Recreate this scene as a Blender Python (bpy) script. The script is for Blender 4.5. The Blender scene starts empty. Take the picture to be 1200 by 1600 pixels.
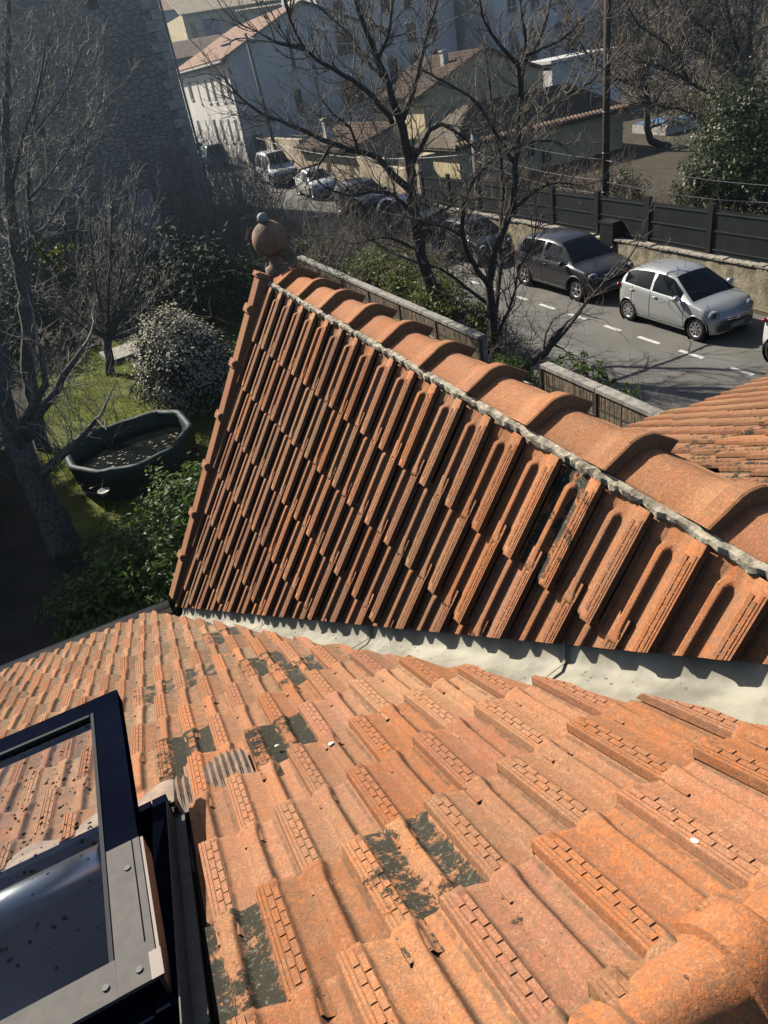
import bpy, bmesh, math, random
import numpy as np
from mathutils import Matrix, Vector

C = bpy.context.scene
COL = C.collection
RAD = math.radians
rnd = random.Random(7)
PI = math.pi

# ------------------------------------------------------------------ camera, world, sun, exposure
HC = 7.1                                   # height of the lens above the street
F_PX, PITCH, ROLL, YAW = 1121.15, RAD(32.211), RAD(-10.525), RAD(20.087)
fw = np.array([math.sin(YAW) * math.cos(PITCH), math.cos(YAW) * math.cos(PITCH), -math.sin(PITCH)])
up0 = np.array([math.sin(YAW) * math.sin(PITCH), math.cos(YAW) * math.sin(PITCH), math.cos(PITCH)])
rt0 = np.array([math.cos(YAW), -math.sin(YAW), 0.0])
cr, sr = math.cos(ROLL), math.sin(ROLL)
rt, up = cr * rt0 + sr * up0, -sr * rt0 + cr * up0
cam_data = bpy.data.cameras.new('camera')
cam = bpy.data.objects.new('camera', cam_data)
COL.objects.link(cam)
cam.matrix_world = Matrix(((rt[0], up[0], -fw[0], 0), (rt[1], up[1], -fw[1], 0), (rt[2], up[2], -fw[2], HC), (0, 0, 0, 1)))
cam_data.sensor_fit = 'VERTICAL'
cam_data.sensor_height = 36.0
cam_data.lens = F_PX / 1600 * 36.0
cam_data.clip_start, cam_data.clip_end = 0.05, 2000
C.camera = cam

SUN_AZ, SUN_EL = RAD(-22), RAD(36)         # azimuth from +Y towards +X
world = bpy.data.worlds.new('World')
C.world = world
world.use_nodes = True
wn = world.node_tree.nodes
sky = wn.new('ShaderNodeTexSky')
sky.sky_type = 'NISHITA'
sky.sun_disc = False
sky.air_density, sky.dust_density, sky.ozone_density = .7, 1.5, .4
sky.sun_elevation, sky.sun_rotation = SUN_EL, SUN_AZ
world.node_tree.links.new(sky.outputs[0], wn['Background'].inputs[0])
wn['Background'].inputs[1].default_value = 0.075
sl = bpy.data.lights.new('sun', 'SUN')
sl.energy, sl.angle, sl.color = 5.0, RAD(0.53), (1.0, 0.93, 0.82)
sun = bpy.data.objects.new('sun', sl)
COL.objects.link(sun)
LDIR = Vector((math.sin(SUN_AZ) * math.cos(SUN_EL), math.cos(SUN_AZ) * math.cos(SUN_EL), math.sin(SUN_EL)))
sun.rotation_euler = LDIR.to_track_quat('Z', 'Y').to_euler()
C.view_settings.view_transform = 'Standard'
C.view_settings.look = 'None'
C.view_settings.exposure = 0.50
C.view_settings.gamma = 1.0
C.view_settings.use_curve_mapping = False
C.cycles.use_denoising = True
C.cycles.max_bounces = 8
C.cycles.diffuse_bounces = 0
C.cycles.transparent_max_bounces = 12

def ray(x, y):
    q = np.array([(x - 600) / F_PX, -(y - 800) / F_PX, 1.0])
    return q[0] * rt + q[1] * up + q[2] * fw
def on_v(x, y, v):
    d = ray(x, y); return Vector(d * (v / d[1])) + Vector((0, 0, HC))
def on_u(x, y, u):
    d = ray(x, y); return Vector(d * (u / d[0])) + Vector((0, 0, HC))
def on_z(x, y, z=0.0):
    d = ray(x, y); return Vector(d * ((z - HC) / d[2])) + Vector((0, 0, HC))
def on_gz(x, y):                            # on the terrain
    d = ray(x, y); t = 5.0
    while t < 300:
        p = d * t + np.array([0, 0, HC])
        if p[2] < gnd(p[0], p[1]): break
        t += 0.05
    return Vector(p)
def px_of(P):
    q = np.array([P[0], P[1], P[2] - HC]); z = q @ fw
    return 600 + F_PX * (q @ rt) / z, 800 - F_PX * (q @ up) / z, z
def gnd(u, v):
    if v < 28: return 0.0
    if v < 75: return (v - 28) * 0.05
    if v < 150: return 2.35 + (v - 75) * 0.12
    return 11.35 + (v - 150) * 0.04

# ------------------------------------------------------------------ materials
class NT:
    def __init__(s, name):
        s.m = bpy.data.materials.new(name); s.m.use_nodes = True
        s.t = s.m.node_tree; s.b = s.t.nodes['Principled BSDF']
    def n(s, typ, **kw):
        nd = s.t.nodes.new(typ)
        for k, v in kw.items():
            if k[0] == 'i' and k[1:].isdigit(): s.inp(nd, int(k[1:]), v)
            else: setattr(nd, k, v)
        return nd
    def inp(s, nd, i, v):
        if isinstance(v, bpy.types.NodeSocket): s.t.links.new(v, nd.inputs[i])
        else: nd.inputs[i].default_value = v
    def math(s, op, a, b=0.0, c=None, clamp=False):
        nd = s.n('ShaderNodeMath', operation=op, use_clamp=clamp); s.inp(nd, 0, a); s.inp(nd, 1, b)
        if c is not None: s.inp(nd, 2, c)
        return nd.outputs[0]
    def mix(s, f, a, b, blend='MIX'):
        nd = s.n('ShaderNodeMix', data_type='RGBA', blend_type=blend)
        s.inp(nd, 0, f)
        s.inp(nd, 6, a if not isinstance(a, tuple) else (*a, 1)[:4]); s.inp(nd, 7, b if not isinstance(b, tuple) else (*b, 1)[:4])
        return nd.outputs[2]
    def noise(s, vec, scale, detail=4, rough=.6, out=0):
        nd = s.n('ShaderNodeTexNoise'); nd.inputs['Scale'].default_value = scale
        nd.inputs['Detail'].default_value = detail; nd.inputs['Roughness'].default_value = rough
        if vec is not None: s.t.links.new(vec, nd.inputs['Vector'])
        return nd.outputs[out]
    def ramp(s, f, lo, hi):
        nd = s.n('ShaderNodeMapRange', interpolation_type='SMOOTHSTEP'); s.inp(nd, 0, f)
        nd.inputs[1].default_value, nd.inputs[2].default_value = lo, hi
        return nd.outputs[0]
    def coord(s, which='Object'):
        return s.n('ShaderNodeTexCoord').outputs[which]
    def bump(s, h, strength=.3, dist=.01):
        nd = s.n('ShaderNodeBump'); nd.inputs['Strength'].default_value = strength; nd.inputs['Distance'].default_value = dist
        s.t.links.new(h, nd.inputs['Height']); s.t.links.new(nd.outputs[0], s.b.inputs['Normal'])
    def col(s, c):
        s.inp(s.b, s.b.inputs.find('Base Color'), c if not isinstance(c, tuple) else (*c, 1)[:4])
    def set(s, **kw):
        for k, v in kw.items(): s.inp(s.b, s.b.inputs.find(k.replace('_', ' ')), v)

def plain(name, c, rough=.7, metal=0.0, var=.25, scale=3.0, bump=0.0, bscale=40.0, spec=.5, dist=.01, dark=None, coat=0.0):
    k = NT(name); co = k.coord()
    f = k.ramp(k.noise(co, scale, 5), .3, .7)
    d = dark or tuple(x * (1 - var) for x in c)
    l = tuple(min(1, x * (1 + var * .5)) for x in c)
    k.col(k.mix(f, d, l))
    k.set(Roughness=rough, Metallic=metal)
    k.b.inputs['Specular IOR Level'].default_value = spec
    k.b.inputs['Coat Weight'].default_value = coat
    if bump: k.bump(k.noise(co, bscale, 5), bump, dist)
    return k.m

def terracotta(name):
    k = NT(name); co = k.coord(); info = k.n('ShaderNodeObjectInfo')
    off = k.math('MULTIPLY', info.outputs['Random'], 57.0)
    vec = k.n('ShaderNodeVectorMath', operation='ADD'); k.t.links.new(co, vec.inputs[0])
    cmb = k.n('ShaderNodeCombineXYZ'); [k.t.links.new(off, cmb.inputs[i]) for i in range(3)]
    k.t.links.new(cmb.outputs[0], vec.inputs[1]); v = vec.outputs[0]
    sep = k.n('ShaderNodeSeparateColor'); k.t.links.new(info.outputs['Color'], sep.inputs[0])
    R, G, B = sep.outputs[0], sep.outputs[1], sep.outputs[2]; A = info.outputs['Alpha']
    big = k.ramp(k.noise(v, 9.0, 4), .32, .68)
    hue = k.math('ADD', k.math('MULTIPLY', big, .45), k.math('SUBTRACT', R, .22), clamp=True)
    pinkf = k.ramp(k.noise(v, 3.0, 3), .40, .62)
    pr = k.math('FRACT', k.math('MULTIPLY', info.outputs['Random'], 7.31))
    pinkf = k.math('ADD', k.math('MULTIPLY', pinkf, .45), k.math('SUBTRACT', k.math('MULTIPLY', pr, 1.1), .35), clamp=True)
    base = k.mix(hue, k.mix(pinkf, (.50, .265, .13), (.48, .185, .11)), (.64, .19, .045))
    # buff weathered bloom and fine grit
    bloom = k.ramp(k.noise(v, 23.0, 6, .7), .42, .72)
    base = k.mix(k.math('MULTIPLY', bloom, .36), base, (.58, .355, .19))
    grit = k.ramp(k.noise(v, 190.0, 4, .75), .36, .62)
    base = k.mix(k.math('MULTIPLY', k.math('SUBTRACT', 1.0, grit), .80), base, (.24, .125, .075))
    base = k.mix(k.ramp(k.noise(v, 240.0, 3, .6), .62, .76), base, (.60, .39, .235))
    mott = k.ramp(k.noise(v, 55.0, 8, .75), .38, .60)
    base = k.mix(k.math('MULTIPLY', k.math('SUBTRACT', 1.0, mott), .60), base, (.29, .155, .085))
    base = k.mix(k.math('MULTIPLY', k.ramp(k.noise(v, 110.0, 5, .7), .55, .75), .5), base, (.66, .45, .29))
    pits = k.ramp(k.noise(v, 75.0, 3, .65), .66, .72)
    base = k.mix(pits, base, (.10, .05, .035))
    xyz = k.n('ShaderNodeSeparateXYZ'); k.t.links.new(co, xyz.inputs[0])
    # grime settled in the two troughs of a tile
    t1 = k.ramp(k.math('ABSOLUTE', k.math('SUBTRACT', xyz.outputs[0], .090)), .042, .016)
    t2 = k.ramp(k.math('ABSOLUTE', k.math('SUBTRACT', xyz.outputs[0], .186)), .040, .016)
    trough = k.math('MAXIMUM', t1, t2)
    edge_shade = k.math('MAXIMUM', k.ramp(k.math('ABSOLUTE', k.math('SUBTRACT', xyz.outputs[0], .163)), .013, .002), k.math('MAXIMUM', k.ramp(k.math('ABSOLUTE', k.math('SUBTRACT', xyz.outputs[0], .210)), .009, .002), k.ramp(k.math('ABSOLUTE', k.math('SUBTRACT', xyz.outputs[0], .056)), .006, .001)))  # painted shadow lines along the rib, rim and strip edges
    edge_shade = k.math('MULTIPLY', k.math('MULTIPLY', edge_shade, k.ramp(k.noise(v, 22.0, 5, .7), .30, .60)), k.math('GREATER_THAN', A, .01))
    base = k.mix(k.math('MULTIPLY', edge_shade, .72), base, (.13, .085, .055))
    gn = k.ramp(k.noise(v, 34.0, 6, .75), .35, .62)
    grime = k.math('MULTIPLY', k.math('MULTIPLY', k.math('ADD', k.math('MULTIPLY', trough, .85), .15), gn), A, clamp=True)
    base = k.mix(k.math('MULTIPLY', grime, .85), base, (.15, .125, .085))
    # crust of lichen on marked tiles
    ln = k.noise(v, 15.0, 8, .72)
    edge = k.math('ADD', ln, k.math('SUBTRACT', k.math('MULTIPLY', B, .62), .56))
    edge = k.math('ADD', edge, k.math('MULTIPLY', k.math('SUBTRACT', trough, .55), .15))
    edge = k.math('ADD', edge, k.math('MULTIPLY', k.math('SUBTRACT', k.noise(v, 110.0, 4, .75), .5), .42)); lm = k.ramp(edge, .455, .53)
    lc = k.mix(k.ramp(k.noise(v, 70.0, 7, .8), .53, .72), (.040, .038, .026), k.mix(k.math('LESS_THAN', B, .955), (.20, .19, .14), (.36, .35, .28)))
    lc = k.mix(k.ramp(k.noise(v, 34.0, 4, .6), .70, .74), lc, (.42, .40, .31))
    base = k.mix(k.math('MULTIPLY', lm, k.math('GREATER_THAN', B, .05)), base, lc)
    bri = k.n('ShaderNodeHueSaturation'); bri.inputs['Saturation'].default_value = 1.0
    k.t.links.new(base, bri.inputs['Color']); k.t.links.new(k.math('ADD', k.math('MULTIPLY', G, .55), .72), bri.inputs['Value'])
    k.col(bri.outputs[0]); k.set(Roughness=.88); k.b.inputs['Specular IOR Level'].default_value = .25
    h = k.math('ADD', k.math('MULTIPLY', k.noise(v, 170.0, 5, .75), .9), k.math('MULTIPLY', k.noise(v, 45.0, 4), .7))
    h = k.math('ADD', h, k.math('MULTIPLY', lm, .5))
    k.bump(h, .9, .003)
    return k.m

M = {}
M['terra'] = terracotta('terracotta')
M['spot'] = plain('pale_lichen', (.62, .62, .56), .9)
M['deck'] = plain('roof_deck', (.06, .045, .035), .9)
M['mortar'] = plain('lime_mortar', (.46, .41, .31), .95, var=.45, scale=26, bump=.8, bscale=70, dist=.006, dark=(.13, .11, .08))
M['zinc'] = plain('painted_flashing', (.34, .32, .25), .6, var=.4, scale=5, bump=.35, bscale=9, dist=.012, spec=.3)
M['lead'] = plain('pleated_lead', (.33, .235, .17), .7, var=.35, scale=14, bump=.2)
M['gutter'] = plain('gutter_zinc', (.24, .24, .24), .45, metal=.6)
M['navy'] = plain('anthracite_profile', (.005, .007, .016), .5, var=.3, spec=0.0)
M['cladding'] = plain('grey_cladding', (.150, .142, .130), .7, var=.12, scale=30, spec=.08)
M['alu'] = plain('aluminium', (.85, .85, .83), .34, metal=1.0, var=.08)
M['bead'] = plain('glazing_bead_grey', (.045, .047, .052), .6, spec=0.05, var=.1)
M['screwhead'] = plain('screw_head', (.16, .155, .15), .6, spec=.2, var=.1)
M['brownalu'] = plain('brown_profile', (.12, .07, .05), .5)
M['black'] = plain('black_rubber', (.008, .008, .009), .8, spec=0.0)
M['interior'] = plain('dark_interior', (.006, .010, .024), .9)  # navy tint paints in the sky reflection over the unlit room
M['wallcream'] = plain('house_render', (.55, .45, .33), .9, bump=.3)
M['finial'] = plain('finial_clay', (.33, .19, .12), .85, var=.55, scale=9, bump=.5, bscale=60, dark=(.12, .10, .075))
M['knob'] = plain('finial_knob', (.32, .34, .33), .7)
M['asphalt'] = None
M['paint'] = plain('road_paint', (.72, .71, .68), .8, var=.35, scale=30)
M['oldpaint'] = plain('worn_road_paint', (.25, .25, .25), .85, var=.6, scale=18)
M['kerb'] = plain('kerb_stone', (.30, .28, .25), .9, bump=.3)
M['concrete'] = plain('concrete_coping', (.36, .34, .29), .9, var=.35, scale=9, bump=.4)
M['reed'] = plain('reed_screen', (.26, .20, .13), .85, var=.5, scale=14)
M['woodpost'] = plain('dark_post', (.07, .05, .035), .85)
M['retwall'] = plain('retaining_wall', (.42, .36, .25), .95, var=.5, scale=2.6, bump=.6, bscale=18, dist=.03, dark=(.19, .17, .11))
M['stonetop'] = plain('wall_top_stone', (.42, .38, .31), .95, var=.5, scale=12, bump=.7, bscale=30, dist=.02)
M['fencepanel'] = plain('fence_infill', (.022, .028, .028), .6)
M['fencewire'] = plain('fence_wire', (.035, .045, .043), .5)
M['fencepost'] = plain('fence_post', (.014, .015, .017), .5)
M['polewood'] = plain('pole_wood', (.055, .036, .024), .9, var=.5, scale=30)
M['polecon'] = plain('pole_concrete', (.24, .22, .19), .9)
M['cable'] = plain('cable_sheath', (.22, .22, .22), .4)
M['bark'] = plain('bark_dark', (.085, .070, .056), .95, var=.6, scale=14, bump=.9, bscale=40, dist=.03)
M['twig'] = plain('twig_bark', (.25, .21, .16), .9, var=.4, scale=20)
M['barkgrey'] = plain('bark_grey', (.17, .155, .135), .95, var=.55, scale=14, bump=.8, bscale=40, dist=.03)
M['twiggrey'] = plain('twig_grey', (.38, .355, .30), .9, var=.4, scale=20)
M['twigtan'] = plain('twig_tan', (.22, .16, .11), .9, var=.5, scale=9)

def leafmat(name, c1, c2, rough=.35, trans=.25):
    k = NT(name); co = k.coord()
    f = k.ramp(k.noise(co, 30.0, 2), .35, .65)
    k.col(k.mix(f, c1, c2)); k.set(Roughness=rough)
    k.b.inputs['Specular IOR Level'].default_value = .32
    if trans:
        tr = k.n('ShaderNodeBsdfTranslucent'); k.t.links.new(k.mix(f, tuple(x * 1.1 for x in c1), tuple(x * 1.2 for x in c2)), tr.inputs[0])
        ms = k.n('ShaderNodeMixShader'); ms.inputs[0].default_value = trans
        k.t.links.new(k.b.outputs[0], ms.inputs[1]); k.t.links.new(tr.outputs[0], ms.inputs[2])
        k.t.links.new(ms.outputs[0], k.t.nodes['Material Output'].inputs[0])
    return k.m
M['laurel'] = leafmat('laurel_leaf', (.06, .11, .016), (.13, .21, .035), .45, .45)
M['evergreen'] = leafmat('evergreen_leaf', (.028, .045, .016), (.085, .11, .04), .42)
M['viburnum'] = leafmat('viburnum_leaf', (.030, .040, .016), (.075, .085, .035), .5, .1)
M['flower'] = plain('viburnum_flower', (.50, .46, .35), .9, var=.3, scale=30, dark=(.30, .27, .17))
M['ivy'] = leafmat('ivy_leaf', (.07, .10, .014), (.19, .22, .035), .5, .4)
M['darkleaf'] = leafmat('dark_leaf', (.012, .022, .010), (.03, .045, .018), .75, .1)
M['grass'] = leafmat('grass_blade', (.15, .20, .015), (.28, .31, .03), .7, .35)
M['tarp'] = plain('pool_tarp', (.004, .032, .032), .65, var=.4, scale=5)
M['poolside'] = plain('pool_side', (.012, .016, .016), .6)
M['water'] = plain('pool_water', (.006, .009, .007), .08, var=.5, scale=5)
M['greybox'] = plain('grey_box', (.30, .30, .30), .8, var=.4, scale=8)
M['debris'] = plain('pale_leaf', (.42, .36, .26), .9)

def rgb_ground():
    k = NT('garden_earth'); co = k.coord()
    f = k.ramp(k.noise(co, .8, 5), .35, .65)
    g = k.mix(f, (.055, .045, .030), (.085, .075, .040))
    g = k.mix(k.ramp(k.noise(co, 14.0, 5), .45, .7), g, (.11, .085, .055))
    k.col(g); k.set(Roughness=1.0); k.bump(k.noise(co, 25.0, 6), .8, .05)
    return k.m
M['earth'] = rgb_ground()
def asphalt():
    k = NT('asphalt'); co = k.coord()
    f = k.ramp(k.noise(co, .9, 5), .3, .7)
    g = k.mix(f, (.135, .130, .112), (.185, .178, .155))
    g = k.mix(k.ramp(k.noise(co, 120.0, 3), .42, .7), g, (.19, .18, .165))
    v = k.n('ShaderNodeTexVoronoi', feature='DISTANCE_TO_EDGE'); v.inputs['Scale'].default_value = .55
    wv = k.n('ShaderNodeVectorMath', operation='ADD'); k.t.links.new(co, wv.inputs[0]); k.t.links.new(k.noise(co, 1.6, 4, out=1), wv.inputs[1])
    k.t.links.new(wv.outputs[0], v.inputs['Vector'])
    cr_ = k.math('MULTIPLY', k.ramp(v.outputs[0], .010, .002), k.ramp(k.noise(co, .5, 2), .45, .6))
    g = k.mix(k.math('MULTIPLY', cr_, .6), g, (.03, .03, .03))
    k.col(g); k.set(Roughness=.9); k.bump(k.noise(co, 150.0, 3), .4, .01)
    return k.m
M['asphalt'] = asphalt()
def rubble():
    k = NT('rubble_stone'); co = k.coord()
    wv = k.n('ShaderNodeVectorMath', operation='ADD'); k.t.links.new(co, wv.inputs[0])
    sc = k.n('ShaderNodeVectorMath', operation='SCALE'); k.t.links.new(k.noise(co, 2.5, 3, out=1), sc.inputs[0]); sc.inputs['Scale'].default_value = .22
    k.t.links.new(sc.outputs[0], wv.inputs[1])
    mp = k.n('ShaderNodeMapping'); k.t.links.new(wv.outputs[0], mp.inputs[0]); mp.inputs['Scale'].default_value = (1, 1, 1.6)
    v = k.n('ShaderNodeTexVoronoi'); v.inputs['Scale'].default_value = 2.7; k.t.links.new(mp.outputs[0], v.inputs['Vector'])
    e = k.n('ShaderNodeTexVoronoi', feature='DISTANCE_TO_EDGE'); e.inputs['Scale'].default_value = 2.7; k.t.links.new(mp.outputs[0], e.inputs['Vector'])
    hs = k.n('ShaderNodeSeparateColor'); k.t.links.new(v.outputs['Color'], hs.inputs[0])
    st = k.mix(hs.outputs[0], (.27, .25, .21), (.42, .39, .33))
    st = k.mix(k.ramp(k.noise(co, 9.0, 5), .3, .7), st, (.36, .33, .28))
    jm = k.ramp(e.outputs[0], .10, .02)
    g = k.mix(k.math('MULTIPLY', jm, .55), st, (.16, .145, .12))
    g = k.mix(k.math('MULTIPLY', k.ramp(k.noise(co, .35, 4), .45, .75), .5), g, (.20, .18, .15))
    holes = k.math('MULTIPLY', k.ramp(k.noise(co, 3.1, 3), .66, .70), 1.0)
    g = k.mix(holes, g, (.03, .03, .03))
    k.col(g); k.set(Roughness=.95)
    h = k.math('ADD', k.ramp(e.outputs[0], 0.0, .14), k.math('MULTIPLY', k.noise(co, 14.0, 4), .5))
    k.bump(h, 1.0, .05)
    return k.m
M['rubble'] = rubble()
M['quoin'] = plain('quoin_stone', (.50, .47, .41), .9, var=.3, scale=3, bump=.4)
M['whitewall'] = plain('white_render', (.84, .80, .71), .9, var=.12, scale=.5)
M['yellowwall'] = plain('yellow_render', (.74, .61, .36), .9, var=.15, scale=.7)
M['tanwall'] = plain('tan_render', (.56, .46, .32), .95, var=.35, scale=.8, bump=.3)
M['palewall'] = plain('pale_render', (.82, .80, .74), .9, var=.12, scale=.4)
M['greywall'] = plain('grey_render', (.36, .35, .34), .9, var=.2, scale=.6)
M['rooftile'] = plain('far_roof_tile', (.46, .25, .15), .9, var=.4, scale=1.7)
M['roofpink'] = plain('pink_roof_tile', (.52, .33, .23), .9, var=.25, scale=2)
M['roofbrown'] = plain('brown_roof_tile', (.19, .125, .085), .9, var=.45, scale=1.5)
M['roofpale'] = plain('pale_roof_tile', (.55, .44, .31), .9, var=.3, scale=1.5)
M['solar'] = plain('dark_slate', (.010, .011, .014), .8, spec=.05)
M['pane'] = plain('window_pane', (.02, .022, .025), .12)
M['bluepane'] = plain('blue_shutter', (.05, .09, .22), .5)
M['shutgrey'] = plain('grey_shutter', (.11, .095, .08), .7)
M['shutred'] = plain('red_shutter', (.10, .035, .03), .7)
M['trim'] = plain('window_trim', (.65, .62, .56), .8)
M['canopy'] = plain('white_canopy', (.75, .75, .72), .6)
M['bluecover'] = plain('blue_cover', (.10, .25, .45), .5)
def carpaint(name, c, metal=.6, rough=.32):
    k = NT(name); k.col(c); k.set(Roughness=rough, Metallic=metal); k.b.inputs['Coat Weight'].default_value = .6
    k.b.inputs['Coat Roughness'].default_value = .06
    return k.m
M['silver'] = carpaint('silver_paint', (.52, .54, .53), .45, .36)
M['graphite'] = carpaint('graphite_paint', (.055, .052, .058), .5)
M['bluecar'] = carpaint('blue_paint', (.05, .08, .17), .5)
M['whitecar'] = carpaint('white_paint', (.70, .71, .70), 0, .3)
M['tealcar'] = carpaint('teal_paint', (.02, .09, .10), .4)
M['darkcar'] = carpaint('dark_paint', (.02, .022, .03), .4)
M['carglass'] = plain('car_glass', (.006, .008, .009), .03, spec=.35)
M['tyre'] = plain('tyre', (.012, .012, .012), .8)
M['rim'] = plain('wheel_rim', (.55, .55, .54), .35, metal=.7, var=.05)
M['blacktrim'] = plain('black_trim', (.016, .016, .017), .45)
M['lampglass'] = plain('lamp_glass', (.35, .37, .40), .08, spec=.8)
M['lampred'] = plain('tail_lamp', (.38, .012, .015), .15)
M['plate'] = plain('number_plate', (.60, .60, .58), .5, var=.03)
M['chrome'] = plain('chrome', (.75, .75, .75), .15, metal=1.0, var=.02)

# ------------------------------------------------------------------ mesh helpers
class MB:
    def __init__(s): s.v, s.f, s.m, s.sm = [], [], [], []
    def add(s, vs, fs, mi=0, smooth=False):
        b = len(s.v); s.v += [tuple(p) for p in vs]
        for f in fs: s.f.append(tuple(b + i for i in f)); s.m.append(mi); s.sm.append(smooth)
        return s
    def box(s, a, b, mi=0):
        x0, y0, z0 = a; x1, y1, z1 = b
        return s.add([(x0, y0, z0), (x1, y0, z0), (x1, y1, z0), (x0, y1, z0), (x0, y0, z1), (x1, y0, z1), (x1, y1, z1), (x0, y1, z1)],
                     [(3, 2, 1, 0), (4, 5, 6, 7), (0, 1, 5, 4), (1, 2, 6, 5), (2, 3, 7, 6), (3, 0, 4, 7)], mi)
    def obox(s, o, ax, ay, az, mi=0):       # oriented box from corner o with edge vectors
        o, ax, ay, az = Vector(o), Vector(ax), Vector(ay), Vector(az)
        p = [o, o + ax, o + ax + ay, o + ay]; p += [q + az for q in p]
        fl = ax.cross(ay).dot(az) < 0
        fs = [(3, 2, 1, 0), (4, 5, 6, 7), (0, 1, 5, 4), (1, 2, 6, 5), (2, 3, 7, 6), (3, 0, 4, 7)]
        return s.add(p, [f[::-1] for f in fs] if fl else fs, mi)
    def tube(s, pts, r, n=6, mi=0, caps=True):
        pts = [Vector(p) for p in pts]; rs = r if isinstance(r, (list, tuple)) else [r] * len(pts)
        t = (pts[1] - pts[0]).normalized(); a = t.orthogonal().normalized(); vs = []
        for i, p in enumerate(pts):
            d = (pts[min(i + 1, len(pts) - 1)] - pts[max(i - 1, 0)])
            if d.length > 1e-9: t = d.normalized()
            a = (a - t * a.dot(t)); a = a.normalized() if a.length > 1e-6 else t.orthogonal().normalized()
            b = t.cross(a)
            for k in range(n):
                an = 2 * PI * k / n; vs.append(p + (a * math.cos(an) + b * math.sin(an)) * rs[i])
        fs = [(i * n + k, i * n + (k + 1) % n, (i + 1) * n + (k + 1) % n, (i + 1) * n + k) for i in range(len(pts) - 1) for k in range(n)]
        s.add(vs, fs, mi, True)
        if caps:
            b = len(s.v) - len(vs)
            s.f.append(tuple(b + k for k in range(n))[::-1]); s.m.append(mi); s.sm.append(False)
            s.f.append(tuple(b + (len(pts) - 1) * n + k for k in range(n))); s.m.append(mi); s.sm.append(False)
        return s
    def lathe(s, prof, c=(0, 0, 0), n=24, mi=0, axis='z'):
        vs = []
        for r, z in prof:
            for k in range(n):
                a = 2 * PI * k / n; x, y = r * math.cos(a), r * math.sin(a)
                p = (x, y, z) if axis == 'z' else ((x, z, y) if axis == 'y' else (z, x, y))
                vs.append((p[0] + c[0], p[1] + c[1], p[2] + c[2]))
        fs = [(i * n + k, i * n + (k + 1) % n, (i + 1) * n + (k + 1) % n, (i + 1) * n + k) for i in range(len(prof) - 1) for k in range(n)]
        if axis == 'y': fs = [f[::-1] for f in fs]
        return s.add(vs, fs, mi, True)
    def prism(s, poly, a, b, mi=0):          # poly: list of 3d points, extruded by vector (b-a)
        d = Vector(b) - Vector(a); n = len(poly); p = [Vector(q) for q in poly]
        return s.add(p + [q + d for q in p], [tuple(range(n))[::-1], tuple(range(n, 2 * n))] + [(i, (i + 1) % n, n + (i + 1) % n, n + i) for i in range(n)], mi)
    def mesh(s, name, mats, off=(0, 0, 0)):
        me = bpy.data.meshes.new(name); o = Vector(off)
        me.from_pydata([Vector(p) - o for p in s.v], [], s.f)
        for m in (mats if isinstance(mats, (list, tuple)) else [mats]): me.materials.append(m)
        me.polygons.foreach_set('material_index', s.m); me.polygons.foreach_set('use_smooth', s.sm)
        me.update(); return me
    def build(s, name, mats, parent=None, **kw):
        off = wloc(parent) if parent is not None else (0, 0, 0)
        return link(name, s.mesh(name, mats, off), parent, **kw)
def wloc(o):
    p = Vector((0, 0, 0))
    while o is not None: p = p + o.location; o = o.parent
    return p
def link(name, data, parent=None, label=None, cat=None, group=None, kind=None):
    o = bpy.data.objects.new(name, data); COL.objects.link(o)
    if parent is not None: o.parent = parent
    tag(o, label, cat, group, kind)
    return o
def tag(o, label=None, cat=None, group=None, kind=None):
    if label: o['label'] = label
    if cat: o['category'] = cat
    if group: o['group'] = group
    if kind: o['kind'] = kind
    return o
def thing(name, label, cat, loc=(0, 0, 0), rotz=0.0, group=None):
    o = link(name, None, None, label, cat, group); o.location = loc; o.rotation_euler = (0, 0, rotz); o.empty_display_size = .2
    return o
def np_mesh(name, V, F, mats, off=(0, 0, 0), smooth=False):
    V = np.asarray(V, np.float32) - np.asarray(off, np.float32); F = np.asarray(F, np.int32); k = F.shape[1]
    me = bpy.data.meshes.new(name); me.vertices.add(len(V)); me.vertices.foreach_set('co', V.ravel())
    me.loops.add(F.size); me.loops.foreach_set('vertex_index', F.ravel())
    me.polygons.add(len(F)); me.polygons.foreach_set('loop_start', np.arange(len(F), dtype=np.int32) * k)
    for m in (mats if isinstance(mats, (list, tuple)) else [mats]): me.materials.append(m)
    me.update(calc_edges=True); return me

# ------------------------------------------------------------------ ground, road
vs_ = [-40, -5, 5, 10, 15, 20, 25, 28, 32, 40, 50, 60, 75, 90, 110, 130, 150, 200, 300]
us_ = [-100, -60, -25, -10, 0, 5, 9.45, 9.5, 16.5, 20, 30, 60, 120, 260]
mb = MB()
for v in vs_:
    for u in us_: mb.v.append((u, v, gnd(u, v) - (.0 if not (9.5 <= u <= 16.5) else .0) - .02))
nu = len(us_)
for i in range(len(vs_) - 1):
    for j in range(nu - 1):
        mb.f.append((i * nu + j, i * nu + j + 1, (i + 1) * nu + j + 1, (i + 1) * nu + j)); mb.m.append(0); mb.sm.append(True)
mb.build('ground', M['earth'], kind='structure')
def strip(u0, u1, vlist, lift):
    b = MB()
    for v in vlist: b.v += [(u0, v, gnd(u0, v) + lift), (u1, v, gnd(u1, v) + lift)]
    for i in range(len(vlist) - 1): b.f.append((2 * i, 2 * i + 1, 2 * i + 3, 2 * i + 2)); b.m.append(0); b.sm.append(False)
    return b
lk = NT('lawn_turf'); lco = lk.coord(); lf = lk.ramp(lk.noise(lco, 1.1, 5), .35, .65)
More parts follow.
